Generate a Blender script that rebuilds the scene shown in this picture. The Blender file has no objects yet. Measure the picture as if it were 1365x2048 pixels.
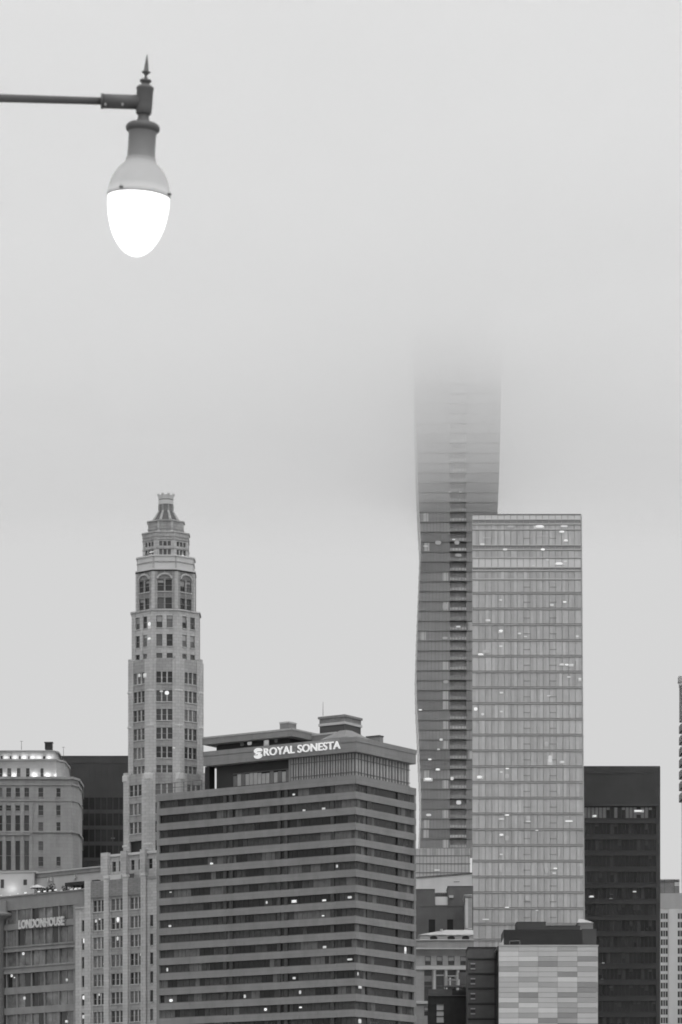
import bpy, math, random
from mathutils import Vector
R = math.radians
random.seed(7)
S = bpy.context.scene
COL = S.collection

# ------------------------------------------------------------------ camera
FPX, CX, HY, CAMH = 8000.0, 682.5, 2500.0, 1.7      # focal length, centre column and horizon row in photo pixels; eye height in metres
cd = bpy.data.cameras.new('camera')
cam = bpy.data.objects.new('camera', cd); COL.objects.link(cam)
cd.sensor_fit = 'HORIZONTAL'; cd.sensor_width = 24.0; cd.lens = 24.0 * FPX / 1365.0
cd.shift_y = (HY - 1024.0) / 1365.0
cd.clip_start = 0.5; cd.clip_end = 40000
cam.location = (0, 0, CAMH); cam.rotation_euler = (R(90), 0, 0)
cd.dof.use_dof = True; cd.dof.focus_distance = 850.0; cd.dof.aperture_fstop = 11.0
S.camera = cam

# ------------------------------------------------------------------ sky, sun, exposure
SUN_EL, SUN_AZ = 48.0, 152.0          # behind the camera, to the right
W = bpy.data.worlds.new('World'); S.world = W; W.use_nodes = True
nt = W.node_tree; nt.nodes.clear()
def nd(t, k): return t.nodes.new(k)
out = nd(nt, 'ShaderNodeOutputWorld'); bg = nd(nt, 'ShaderNodeBackground')
sky = nd(nt, 'ShaderNodeTexSky'); sky.sky_type = 'NISHITA'; sky.sun_disc = False
sky.sun_elevation = R(SUN_EL); sky.sun_rotation = R(SUN_AZ); sky.dust_density = 4.0
bw = nd(nt, 'ShaderNodeRGBToBW'); nt.links.new(sky.outputs[0], bw.inputs[0])
m1 = nd(nt, 'ShaderNodeMath'); m1.operation = 'MULTIPLY'; m1.inputs[1].default_value = 0.02
nt.links.new(bw.outputs[0], m1.inputs[0])
tc = nd(nt, 'ShaderNodeTexCoord'); sp = nd(nt, 'ShaderNodeSeparateXYZ'); nt.links.new(tc.outputs['Generated'], sp.inputs[0])
mx = nd(nt, 'ShaderNodeMapRange'); mx.interpolation_type = 'SMOOTHSTEP'; mx.inputs['From Min'].default_value = 0.38; mx.inputs['From Max'].default_value = 1.0; nt.links.new(sp.outputs[2], mx.inputs[0])
m2 = nd(nt, 'ShaderNodeMath'); m2.operation = 'MULTIPLY_ADD'; m2.inputs[1].default_value = 1.05; m2.inputs[2].default_value = 0.60   # overcast: brighter overhead
nt.links.new(mx.outputs[0], m2.inputs[0])
nz = nd(nt, 'ShaderNodeTexNoise'); nz.inputs['Scale'].default_value = 5.0; nz.inputs['Detail'].default_value = 3.0
nt.links.new(tc.outputs['Generated'], nz.inputs['Vector'])
m3 = nd(nt, 'ShaderNodeMath'); m3.operation = 'MULTIPLY_ADD'; m3.inputs[1].default_value = 0.07; m3.inputs[2].default_value = 0.965
nt.links.new(nz.outputs[0], m3.inputs[0])
m4 = nd(nt, 'ShaderNodeMath'); m4.operation = 'ADD'; nt.links.new(m1.outputs[0], m4.inputs[0]); nt.links.new(m2.outputs[0], m4.inputs[1])
m5 = nd(nt, 'ShaderNodeMath'); m5.operation = 'MULTIPLY'; nt.links.new(m4.outputs[0], m5.inputs[0]); nt.links.new(m3.outputs[0], m5.inputs[1])
nt.links.new(m5.outputs[0], bg.inputs[0]); bg.inputs[1].default_value = 1.0
nt.links.new(bg.outputs[0], out.inputs[0])

sl = bpy.data.lights.new('sun', 'SUN'); so = bpy.data.objects.new('sun', sl); COL.objects.link(so)
sl.energy = 0.48; sl.angle = R(40)
a = R(SUN_AZ)
so.rotation_euler = Vector((-math.sin(a) * math.cos(R(SUN_EL)), -math.cos(a) * math.cos(R(SUN_EL)), -math.sin(R(SUN_EL)))).to_track_quat('-Z', 'Y').to_euler()

S.view_settings.view_transform = 'Standard'; S.view_settings.look = 'None'
S.view_settings.exposure = 0.0; S.view_settings.gamma = 1.0
S.render.engine = 'CYCLES'
S.cycles.volume_bounces = 28; S.cycles.max_bounces = 30; S.cycles.diffuse_bounces = 3; S.cycles.glossy_bounces = 3
S.cycles.use_denoising = True; S.cycles.filter_width = 1.8

# ------------------------------------------------------------------ materials
def mat(name, g, rough=0.8, spec=0.3, var=0.12, scale=0.12, streak=0.0, courses=None, metallic=0.0, bump=0.0, objvar=0.0):
    m = bpy.data.materials.new(name); m.use_nodes = True
    t = m.node_tree; b = t.nodes['Principled BSDF']
    b.inputs['Roughness'].default_value = rough; b.inputs['Specular IOR Level'].default_value = spec; b.inputs['Metallic'].default_value = metallic
    tc = nd(t, 'ShaderNodeTexCoord')
    n1 = nd(t, 'ShaderNodeTexNoise'); n1.inputs['Scale'].default_value = scale; n1.inputs['Detail'].default_value = 5.0; n1.inputs['Roughness'].default_value = 0.65
    t.links.new(tc.outputs['Object'], n1.inputs['Vector'])
    def mth(op, a, b_, c=None):
        n = nd(t, 'ShaderNodeMath'); n.operation = op
        for i, v in enumerate((a, b_, c)):
            if v is None: continue
            if isinstance(v, (int, float)): n.inputs[i].default_value = v
            else: t.links.new(v, n.inputs[i])
        return n.outputs[0]
    var *= 1.8; streak *= 1.7                                  # noise output hugs 0.5: widen it
    f = mth('MAXIMUM', mth('MULTIPLY_ADD', n1.outputs[0], 2 * var, 1 - var), .15)
    if streak:
        mp = nd(t, 'ShaderNodeMapping'); mp.inputs['Scale'].default_value = (0.6, 0.6, 0.04)
        t.links.new(tc.outputs['Object'], mp.inputs[0])
        n2 = nd(t, 'ShaderNodeTexNoise'); n2.inputs['Scale'].default_value = 1.0; n2.inputs['Detail'].default_value = 4.0
        t.links.new(mp.outputs[0], n2.inputs['Vector'])
        f = mth('MULTIPLY', f, mth('MULTIPLY_ADD', n2.outputs[0], 2 * streak, 1 - streak))
    if courses:
        w, h, k = courses
        s = nd(t, 'ShaderNodeSeparateXYZ'); t.links.new(tc.outputs['Object'], s.inputs[0])
        u = mth('MULTIPLY_ADD', s.outputs[0], 0.85, mth('MULTIPLY', s.outputs[1], 0.53))
        c = nd(t, 'ShaderNodeCombineXYZ'); t.links.new(u, c.inputs[0]); t.links.new(s.outputs[2], c.inputs[1])
        br = nd(t, 'ShaderNodeTexBrick'); br.inputs['Scale'].default_value = 1.0
        br.inputs['Brick Width'].default_value = w; br.inputs['Row Height'].default_value = h; br.inputs['Mortar Size'].default_value = 0.06
        br.inputs['Color1'].default_value = (1, 1, 1, 1); br.inputs['Color2'].default_value = (1 - k * 0.5,) * 3 + (1,); br.inputs['Mortar'].default_value = (1 - k,) * 3 + (1,)
        t.links.new(c.outputs[0], br.inputs['Vector'])
        f = mth('MULTIPLY', f, br.outputs['Color'])
    if objvar:
        oi = nd(t, 'ShaderNodeObjectInfo')
        f = mth('MULTIPLY', f, mth('MULTIPLY_ADD', oi.outputs['Random'], 2 * objvar, 1 - objvar))
    v = mth('MULTIPLY', f, g)
    cc = nd(t, 'ShaderNodeCombineColor')
    for i in range(3): t.links.new(v, cc.inputs[i])
    t.links.new(cc.outputs[0], b.inputs['Base Color'])
    if bump:
        bp = nd(t, 'ShaderNodeBump'); bp.inputs['Strength'].default_value = bump; bp.inputs['Distance'].default_value = 0.3
        n3 = nd(t, 'ShaderNodeTexNoise'); n3.inputs['Scale'].default_value = 0.35; n3.inputs['Detail'].default_value = 2.0
        t.links.new(tc.outputs['Object'], n3.inputs['Vector']); t.links.new(n3.outputs[0], bp.inputs['Height']); t.links.new(bp.outputs[0], b.inputs['Normal'])
    return m
def glow(name, s):
    m = bpy.data.materials.new(name); m.use_nodes = True
    t = m.node_tree; b = t.nodes['Principled BSDF']
    b.inputs['Base Color'].default_value = (.7, .7, .7, 1)
    b.inputs['Emission Color'].default_value = (1, 1, 1, 1); b.inputs['Emission Strength'].default_value = s
    return m
M = dict(
    terra=mat('white_terracotta', 0.52, .7, .3, .16, .25, .14, (1.1, .62, .22)),
    terra2=mat('weathered_terracotta', 0.37, .7, .3, .2, .3, .16, (1.1, .62, .26)),
    trim=mat('pale_terracotta_trim', 0.62, .7, .3, .08, .5),
    panel=mat('grey_terracotta_panel', 0.26, .75, .3, .2, .6, .1, (.6, .4, .2)),
    slate=mat('slate_roof', 0.15, .7, .3, .2, .8),
    glass=mat('window_glass', 0.04, .12, .5, .3, .4, objvar=.5),
    glassm=mat('curtained_glass', 0.12, .25, .5, .25, .5, objvar=.45),
    blind=mat('white_blind', .36, .5, .4, .12, .8, objvar=.25),
    dark=mat('dark_interior', .03, .5, .3, .2, .5),
    hotel=mat('hotel_concrete', 0.255, .85, .25, .12, .15, .1, (3.2, 3.0, .1)),
    hotelr=mat('hotel_roof_gravel', .4, .95, .1, .2, .4),
    cur=mat('hotel_curtain', 0.072, .5, .2, .3, 1.2, .1), curl=mat('hotel_curtain_pale', 0.15, .5, .2, .25, 1.2, .1), curd=mat('hotel_dark_glass', 0.022, .2, .3, .3, .6),
    penth=mat('pale_penthouse_curtain', 0.36, .4, .4, .15, 1.0, .12),
    stone=mat('limestone', 0.36, .85, .25, .16, .18, .14, (1.6, .8, .12)),
    stonel=mat('pale_limestone', 0.4, .85, .25, .14, .2, .1, (1.6, .8, .1)),  # a lighter limestone tone, shared by several stone fronts
    blk=mat('black_cladding', 0.068, .45, .3, .18, .1, .05), blk2=mat('black_spandrel', 0.07, .5, .3, .15, .2), blkg=mat('smoked_glass', 0.026, .2, .35, .4, .25, objvar=.5),
    blkl=mat('grey_blind', 0.2, .5, .3, .12, .6),
    tg0=mat('tower_glass', 0.54, .3, .5, .1, .35, .06, objvar=.06), tg1=mat('tower_glass_pale', 0.6, .3, .5, .1, .4, .05, objvar=.06),
    tg2=mat('tower_glass_grey', 0.485, .28, .5, .12, .4, .06, objvar=.06), tgl=mat('tower_curtain_white', 0.66, .4, .4, .08, .5), tgc=mat('tower_crown_glass', .34, .2, .5, .14, .4), tgm=mat('tower_mullion', 0.47, .5, .4, .05, .5), tgs=mat('tower_slab_edge', 0.29, .5, .4, .05, .5), tgp=mat('tower_pale_spandrel', 0.74, .4, .4, .06, .4),
    sr=mat('wavy_tower_glass', 0.26, .22, .45, .14, .08, .08, objvar=.2), srl=mat('wavy_tower_slab', 0.21, .5, .3, .1, .3), srb=mat('wavy_tower_balcony', 0.4, .4, .4, .3, .8, objvar=.3), srp=mat('wavy_tower_podium_glass', 0.5, .3, .45, .12, .2, .06),
    palew=mat('white_podium_concrete', 0.92, .8, .3, .07, .1, .06), pale=mat('pale_concrete', 0.76, .8, .3, .07, .1, .06), pale2=mat('light_grey_concrete', 0.5, .85, .3, .08, .15, .06),
    brick=mat('dark_brick', 0.16, .9, .2, .15, .3, .08), brick2=mat('brown_brick', .065, .9, .2, .25, .3, .12),
    lon=mat('london_stone', 0.265, .8, .3, .14, .3, .1), long=mat('london_glass', .16, .1, .6, .95, .3, objvar=.25, bump=.5), lonp=mat('painted_pavilion', .62, .8, .3, .08, .3), lonsign=mat('sign_letter_metal', 0.58, .5, .4, .2, .6),  # london glass: mottled reflections imitated by noise in its base colour
    snow=mat('white_roof', 0.48, .8, .2, .08, .3), louvre=mat('black_louvre', 0.028, .5, .3, .1, .4), louvre2=mat('grey_plant_screen', 0.085, .7, .3, .1, .3),
    metal=mat('lamp_iron', .115, .55, .4, .12, 9.0), mast=mat('roof_steel', .12, .5, .4, .1, 1.0),
    ground=mat('city_paving', 0.22, .9, .2, .3, .05), pave=mat('pavement_concrete', .3, .9, .2, .2, .4),
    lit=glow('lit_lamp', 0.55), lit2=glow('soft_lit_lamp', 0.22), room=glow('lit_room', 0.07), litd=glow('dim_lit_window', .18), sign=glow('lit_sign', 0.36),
    leaf=mat('dark_shrub', .05, .8, .2, .3, 2.0), canvas=mat('pale_canvas', .6, .8, .2, .1, 1.0),
)
for i, g in enumerate((.70, .56, .42, .31, .22)): M['tile%d' % i] = mat('cladding_panel', g, .6, .35, .05, .3, .03)

# ------------------------------------------------------------------ mesh helpers
def P(x, y, D): return Vector(((x - CX) * D / FPX, D, CAMH + (HY - y) * D / FPX))
def Zy(y, D): return CAMH + (HY - y) * D / FPX
class Face:
    """a vertical wall plane through two ground points, left to right as the camera sees it"""
    def __init__(s, a, b):
        s.o = Vector((a[0], a[1])); d = Vector((b[0], b[1])) - s.o; s.L = d.length; s.d = d / s.L; s.n = Vector((s.d.y, -s.d.x))
    def pt(s, u, z, n=0.0): q = s.o + s.d * u + s.n * n; return Vector((q.x, q.y, z))
    def at(s, x, y):
        k = (x - CX) / FPX; r = Vector((k, 1.0)); t = s.n.dot(s.o) / s.n.dot(r)
        return (r * t - s.o).dot(s.d), CAMH + (HY - y) / FPX * t
    def u(s, x): return s.at(x, 2000)[0]
    def off(s, n): a = s.pt(0, 0, n); b = s.pt(s.L, 0, n); return Face(a, b)
def pxface(xl, dl, xr, dr): return Face(P(xl, 0, dl), P(xr, 0, dr))
class MB:
    def __init__(s): s.v = []; s.f = []; s.m = []; s.ms = []; s.sm = []; s.runs = []
    def mi(s, m):
        if m not in s.ms: s.ms.append(m)
        return s.ms.index(m)
    def add(s, vs, fs, m, smooth=False):
        s.runs.append((len(s.v), len(s.f))); o = len(s.v); s.v += [Vector(v) for v in vs]; i = s.mi(m)
        for f in fs: s.f.append([o + k for k in f]); s.m.append(i); s.sm.append(smooth)
        return s
    def fbox(s, F, u0, u1, z0, z1, n0, n1, m):
        vs = [F.pt(u, z, n) for n in (n0, n1) for z in (z0, z1) for u in (u0, u1)]
        return s.add(vs, [(0, 2, 3, 1), (4, 5, 7, 6), (0, 1, 5, 4), (2, 6, 7, 3), (0, 4, 6, 2), (1, 3, 7, 5)], m)
    def prism(s, poly, z0, z1, m, top=None):
        n = len(poly); a = sum(poly[i][0] * poly[(i + 1) % n][1] - poly[(i + 1) % n][0] * poly[i][1] for i in range(n))
        if a < 0: poly = poly[::-1]
        t = top or poly
        if top and a < 0: t = top[::-1]
        vs = [(p[0], p[1], z0) for p in poly] + [(p[0], p[1], z1) for p in t]
        return s.add(vs, [tuple(range(n - 1, -1, -1)), tuple(range(n, 2 * n))] + [(i, (i + 1) % n, n + (i + 1) % n, n + i) for i in range(n)], m)
    def lathe(s, prof, m, n=32, c=(0, 0, 0), smooth=True, cap=True):
        vs = []; fs = []
        for r, z in prof: vs += [(c[0] + r * math.cos(2 * math.pi * k / n), c[1] + r * math.sin(2 * math.pi * k / n), c[2] + z) for k in range(n)]
        for i in range(len(prof) - 1):
            for k in range(n): k2 = (k + 1) % n; fs.append((i * n + k, i * n + k2, (i + 1) * n + k2, (i + 1) * n + k))
        s.add(vs, fs, m, smooth)
        if cap: s.add(vs[:n], [tuple(range(n - 1, -1, -1))], m); s.add(vs[-n:], [tuple(range(n))], m)
        return s
    def tube(s, a, b, r0, r1, m, n=12):
        a = Vector(a); b = Vector(b); d = (b - a).normalized(); q = d.to_track_quat('Z', 'Y')
        vs = [a + q @ Vector((r0 * math.cos(2 * math.pi * k / n), r0 * math.sin(2 * math.pi * k / n), 0)) for k in range(n)]
        vs += [b + q @ Vector((r1 * math.cos(2 * math.pi * k / n), r1 * math.sin(2 * math.pi * k / n), 0)) for k in range(n)]
        return s.add(vs, [(k, (k + 1) % n, n + (k + 1) % n, n + k) for k in range(n)] + [tuple(range(n - 1, -1, -1)), tuple(range(n, 2 * n))], m, n > 8)
    def build_each(s, name, parent):
        """one object for every shape added"""
        r = s.runs + [(len(s.v), len(s.f))]
        for (v0, f0), (v1, f1) in zip(r[:-1], r[1:]):
            q = MB(); q.v = s.v[v0:v1]; q.ms = s.ms[:]; q.f = [[i - v0 for i in f] for f in s.f[f0:f1]]; q.m = s.m[f0:f1]; q.sm = s.sm[f0:f1]
            used = sorted(set(q.m)); q.ms = [s.ms[i] for i in used]; q.m = [used.index(i) for i in q.m]; q.build(name, parent)
    def build(s, name, parent=None, label=None):
        me = bpy.data.meshes.new(name); o = Vector((0, 0, 0))
        p = parent
        while p is not None: o = o + p.location; p = p.parent
        me.from_pydata([v - o for v in s.v], [], s.f)
        for m in s.ms: me.materials.append(m)
        me.polygons.foreach_set('material_index', s.m); me.polygons.foreach_set('use_smooth', s.sm); me.update()
        ob = bpy.data.objects.new(name, me); COL.objects.link(ob); ob.parent = parent
        if label: ob['label'] = label
        return ob
def thing(name, label, cat, loc, group=None):
    o = bpy.data.objects.new(name, None); COL.objects.link(o); o.location = (loc[0], loc[1], loc[2] if len(loc) > 2 else 0.0)
    o['label'] = label; o['category'] = cat
    if group: o['group'] = group
    o.empty_display_size = 2
    return o
def ring(F, us, zs, u0, u1, z0, z1, d, mb, m, spm=None):
    """wall of thickness d filling u0..u1 x z0..z1 except the openings us x zs"""
    x = u0
    for a_, b_ in list(us) + [(u1, u1)]:
        if a_ > x: mb.fbox(F, x, a_, z0, z1, -d, 0, m)
        x = b_
    for a_, b_ in us:
        z = z0
        for c_, e_ in sorted(zs) + [(z1, z1)]:
            if c_ > z: mb.fbox(F, a_, b_, z, c_, -d, -0.04, spm or m)
            z = e_
def window(parent, F, u0, u1, z0, z1, n=-.35, cols=1, rail=True, g=None, fr=None, sill=True, blind=0.0):
    mb = MB(); g = g or M['glass']; fr = fr or M['trim']; w = .13
    mb.fbox(F, u0, u1, z0, z1, n - .1, n, g)
    if blind: mb.fbox(F, u0 + .1, u1 - .1, z1 - (z1 - z0) * blind, z1 - .08, n + .002, n + .02, M['blind'])
    for k in range(1, cols): uu = u0 + (u1 - u0) * k / cols; mb.fbox(F, uu - w, uu + w, z0, z1, n + .001, n + .2, fr)
    if rail: zz = z0 + (z1 - z0) * .5; mb.fbox(F, u0, u1, zz - .05, zz + .05, n + .003, n + .09, M['panel'])
    if sill: mb.fbox(F, u0 - .1, u1 + .1, z0 - .2, z0, n + .02, .12, fr)
    return mb.build('window', parent)
def lamp_on(parent, F, x, y, w, h, n, m='lit', name='lit_window'):
    u, z = F.at(x, y); k = F.off(n); s = P(x, y, 1).y * F.pt(u, 0).y / FPX
    if m == 'lit' and random.random() < .35: m = 'lit2'
    mb = MB(); W_, H_ = w * s * .42, h * s * .4
    if m in ('lit', 'lit2') and name == 'lit_window' and random.random() < .6:      # part of the lit room shows round the lamp
        q0, q1 = W_ * random.uniform(.9, 1.7), W_ * random.uniform(.9, 1.7); zl, zh = H_ * random.uniform(1.2, 2.6), H_ * random.uniform(.6, 1.1)
        mb.fbox(F, u - q0, u + q1, z - zl, z + zh, n - .06, n - .03, M['room'])
    # a ceiling lamp seen through the glass: a flat lens with a drooping rim
    vs = []; nn = 10
    for j, nz_ in enumerate((n - .02, n)):
        for i in range(nn): t = 2 * math.pi * i / nn; vs.append(F.pt(u + W_ * math.copysign(abs(math.cos(t)) ** .6, math.cos(t)), z + H_ * math.copysign(abs(math.sin(t)) ** .6, math.sin(t)), nz_))
    mb.add(vs, [tuple(range(nn - 1, -1, -1)), tuple(range(nn, 2 * nn))] + [(i, (i + 1) % nn, nn + (i + 1) % nn, nn + i) for i in range(nn)], M[m])
    return mb.build(name, parent)
def text_mesh(txt, F, u0, u1, z0, z1, n, m, depth=.25, bold=.012):
    """lettering in the built-in font as a mesh laid on wall F, filling the given rectangle"""
    c = bpy.data.curves.new('lettering', 'FONT'); c.body = txt; c.size = 1; c.extrude = .1; c.offset = bold; c.space_character = 1.02
    o = bpy.data.objects.new('lettering', c); COL.objects.link(o)
    me = o.to_mesh(); vs = [v.co.copy() for v in me.vertices]; fs = [tuple(p.vertices) for p in me.polygons]; o.to_mesh_clear()
    COL.objects.unlink(o); bpy.data.objects.remove(o); bpy.data.curves.remove(c)
    x0 = min(v.x for v in vs); x1 = max(v.x for v in vs); y0 = min(v.y for v in vs); y1 = max(v.y for v in vs)
    mb = MB(); mb.add([F.pt(u0 + (v.x - x0) / (x1 - x0) * (u1 - u0), z0 + (v.y - y0) / (y1 - y0) * (z1 - z0), n + (v.z + .1) / .2 * depth) for v in vs], fs, m)
    return mb
def rectpoly(F, u0, u1, depth, n=0.0):
    return [tuple(F.pt(u, 0, k).xy) for u, k in ((u0, n), (u1, n), (u1, n - depth), (u0, n - depth))]

# ------------------------------------------------------------------ ground
g = MB(); g.add([(-9000, -9000, 0), (9000, -9000, 0), (9000, 14000, 0), (-9000, 14000, 0)], [(0, 1, 2, 3)], M['ground']); go = g.build('ground'); go['kind'] = 'structure'
g = MB(); g.prism([(-12, 20), (14, 20), (14, 31), (-12, 31)], .0, .14, M['pave']); g = g.build('pavement'); g['kind'] = 'structure'

# ------------------------------------------------------------------ low cloud swallowing the tall tower
def vol(name, dens):
    m = bpy.data.materials.new(name); m.use_nodes = True; t = m.node_tree; t.nodes.clear()
    o = nd(t, 'ShaderNodeOutputMaterial'); v = nd(t, 'ShaderNodeVolumePrincipled')
    v.inputs['Color'].default_value = (1, 1, 1, 1); v.inputs['Density'].default_value = dens; v.inputs['Anisotropy'].default_value = 0.7
    t.links.new(v.outputs[0], o.inputs['Volume']); return m
from mathutils import noise as mn
def cloud_layer(mb, zb, zt, amp, m, seed):
    xs = [-700, -500] + [-330 + 11 * k for k in range(63)] + [540, 800]; ys = [690 + 14 * k for k in range(41)]
    n = len(xs); vs = []
    for y in ys:
        for x in xs: vs.append((x, y, zb + amp * (mn.noise(Vector((x / 95.0, y / 95.0, seed))) + .55 * mn.noise(Vector((x / 38.0, y / 45.0, seed + 9))))))
    o = len(vs); vs += [(x, y, zt) for y in ys for x in xs]; fs = []
    for j in range(len(ys) - 1):
        for i in range(n - 1):
            q = j * n + i; fs.append((q, q + n, q + n + 1, q + 1)); fs.append((o + q, o + q + 1, o + q + n + 1, o + q + n))
    L_ = len(ys) - 1
    for i in range(n - 1): fs.append((i, i + 1, o + i + 1, o + i)); fs.append((L_ * n + i + 1, L_ * n + i, o + L_ * n + i, o + L_ * n + i + 1))
    for j in range(L_): fs.append(((j + 1) * n, j * n, o + j * n, o + (j + 1) * n)); fs.append((j * n + n - 1, (j + 1) * n + n - 1, o + (j + 1) * n + n - 1, o + j * n + n - 1))
    mb.add(vs, fs, m)
cb = MB()
cloud_layer(cb, 221.0, 310.0, 5.5, vol('thin_cloud', .0105), 3.3)
cloud_layer(cb, 251.0, 290.0, 9.0, vol('thick_cloud', .0125), 7.1)
cl = cb.build('low_cloud'); cl['kind'] = 'stuff'; cl['label'] = 'low grey cloud swallowing the top of the tall wavy tower'; cl['category'] = 'cloud'

# ------------------------------------------------------------------ street lamp (25 m away)
def street_lamp():
    D = 25.0; s = D / FPX
    base = P(272, 0, D)
    t = thing('street_lamp', 'lit pendant street lamp with egg shaped globe and spiked finial on a long pipe arm', 'street lamp', (-4.6, D, .14))
    ax0 = P(270.8, 512, D); ax1 = P(294.5, 108, D); dv = (ax1 - ax0).normalized(); q = Vector((0, 0, 1)).rotation_difference(dv)
    Lh = (ax1 - ax0).length
    def lz(v): return (1410 - v) / (1410 - 90) * Lh          # v: row in the enlarged photograph
    def lath(prof, m, name, parent=t, cap=True, n=40):
        mb = MB(); mb.lathe([(r / 3.25 * s, lz(v)) for v, r in prof], m, n, cap=cap)
        mb.v = [ax0 + q @ v for v in mb.v]; return mb.build(name, parent)
    lath([(240, 8), (226, 9), (216, 20), (206, 30), (200, 17), (150, 11), (110, 5), (90, 2)], M['metal'], 'finial')
    lath([(290, 30), (280, 24), (275, 30), (268, 38), (258, 37), (254, 18), (240, 9)], M['metal'], 'finial_collar')
    lath([(482, 46), (476, 50), (440, 53), (325, 54), (318, 58), (306, 56), (296, 42), (290, 30)], M['metal'], 'arm_socket')
    lath([(600, 96), (592, 104), (585, 110), (570, 111), (556, 106), (545, 92), (536, 60), (525, 42), (505, 36), (482, 36)], M['metal'], 'neck')
    body = lath([(772, 96), (760, 91), (700, 89), (610, 90), (600, 96)], M['hoodm'], 'ballast_housing')
    hood = lath([(1032, 204), (1022, 208), (1005, 208), (998, 203), (960, 199), (920, 188), (880, 170), (840, 142), (805, 108), (790, 100), (772, 96)], M['hood'], 'hood', cap=False)
    for k, aa in enumerate((-.35, 2.1, 4.2)):
        mb = MB(); c = Vector((math.cos(aa) * 208 / 3.25 * s, math.sin(aa) * 208 / 3.25 * s, lz(1013))); d = Vector((math.cos(aa), math.sin(aa), 0))
        mb.tube(c - d * .01, c + d * .018, .011, .008, M['metal']); mb.v = [ax0 + q @ v for v in mb.v]; mb.build('latch', hood)
    gp = [(1410 - 380 + 380 * math.sin(math.pi / 2 * k / 16), 202 * math.cos(math.pi / 2 * k / 16)) for k in range(17)]
    gp = [(1028, 201)] + gp; gp[-1] = (1410, .5)
    lath(gp[::-1], M['globe'], 'globe', cap=False)
    # arm: sleeve with set bolts, tapering pipe, post outside the left edge
    A = P(268, 203.5, D); B = P(203, 201.5, D); ad = (B - A).normalized()
    def sq(a_, b_, hw, hd, m, mb):
        up = Vector((0, 0, 1)) - ad * ad.z; up.normalize(); sd = Vector((0, 1, 0))
        vs = [p + up * hw * i + sd * hd * j for p in (a_, b_) for i in (-1, 1) for j in (-1, 1)]
        mb.add(vs, [(0, 1, 3, 2), (4, 6, 7, 5), (0, 4, 5, 1), (2, 3, 7, 6), (0, 2, 6, 4), (1, 5, 7, 3)], m)
    mb = MB(); mb.tube(A - ad * .05, B, 14.2 * s, 14.2 * s, M['metal'], 24); mb.tube(B - ad * .012, B + ad * .002, 15.2 * s, 15.2 * s, M['metal'], 24)
    sl_ = mb.build('arm_sleeve', t)
    for xx in (212, 246):
        mb = MB(); c = P(xx, 212, D) - Vector((0, 12.5 * s, 0)); mb.tube(c + Vector((0, .01, 0)), c - Vector((0, .012, 0)), .009, .009, M['bolt'], 6); mb.build('bolt', sl_)
    pe = P(-790, 173, D)
    mb = MB(); mb.tube(B - ad * .02, pe, 7.2 * s, 11.5 * s, M['metal'], 24); mb.build('arm', t)
    mb = MB(); mb.lathe([(.26, .0), (.26, .35), (.19, .5), (.13, .75), (.12, 1.0), (.085, pe.z - .2), (.11, pe.z - .15), (.11, pe.z + .15), (.05, pe.z + .25), (.01, pe.z + .55)], M['metal'], 24, c=(-4.6, D, .14)); mb.build('pole', t)
    L = bpy.data.lights.new('lamp_bulb', 'POINT'); L.energy = .16; L.shadow_soft_size = .05
    lo = bpy.data.objects.new('lamp_bulb', L); COL.objects.link(lo); lo.parent = t; lo.location = ax0 + q @ Vector((0, 0, lz(1060))) - t.location
def lamp_mats():
    M['globe'] = glow('lamp_globe_glass', 2.0)
    m = bpy.data.materials.new('translucent_hood_shell'); m.use_nodes = True; t = m.node_tree; t.nodes.clear()
    o = nd(t, 'ShaderNodeOutputMaterial'); tr = nd(t, 'ShaderNodeBsdfTranslucent'); df = nd(t, 'ShaderNodeBsdfDiffuse'); mix = nd(t, 'ShaderNodeMixShader')
    tr.inputs[0].default_value = (.52, .52, .52, 1); df.inputs[0].default_value = (.2, .2, .2, 1); mix.inputs[0].default_value = .4  # translucency added so the globe's light imitates glare washing over the hood
    t.links.new(df.outputs[0], mix.inputs[1]); t.links.new(tr.outputs[0], mix.inputs[2]); t.links.new(mix.outputs[0], o.inputs[0]); M['hood'] = m
    M['hoodm'] = mat('grey_lamp_housing', .23, .5, .4, .08, 6.0)
    M['bolt'] = mat('bare_steel_bolt', .3, .35, .5, .1, 20.0)
lamp_mats(); street_lamp()

# ------------------------------------------------------------------ hotel (centre)
HC, HL_, HR_ = P(712, 0, 770), P(313, 0, 801), P(833, 0, 791)
FL = Face(HL_, HC); FR = Face(HC, HR_)
dL = -FL.d; dR = FR.d
def along(xc, D, d, xt):
    c = P(xc, 0, D); k = (xt - CX) / FPX; t_ = (k * D - c.x) / (d.x - k * d.y); return Vector((c.x + d.x * t_, c.y + d.y * t_))
def wedge(xc, D, xl, xr):
    c = P(xc, 0, D).xy; l = along(xc, D, dL, xl); r = along(xc, D, dR, xr); return [tuple(l), tuple(c), tuple(r), tuple(l + r - c)]
def inset(poly, d):
    n = len(poly); o = []
    a = sum(poly[i][0] * poly[(i + 1) % n][1] - poly[(i + 1) % n][0] * poly[i][1] for i in range(n)); sg = 1 if a > 0 else -1
    for i in range(n):
        p0, p1, p2 = Vector(poly[i - 1]), Vector(poly[i]), Vector(poly[(i + 1) % n]); e0 = (p1 - p0).normalized(); e1 = (p2 - p1).normalized()
        n0 = Vector((-e0.y, e0.x)) * sg; n1 = Vector((-e1.y, e1.x)) * sg; k = 1 + n0.dot(n1); o.append(tuple(p1 + (n0 + n1) * d / k))
    return o
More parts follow.
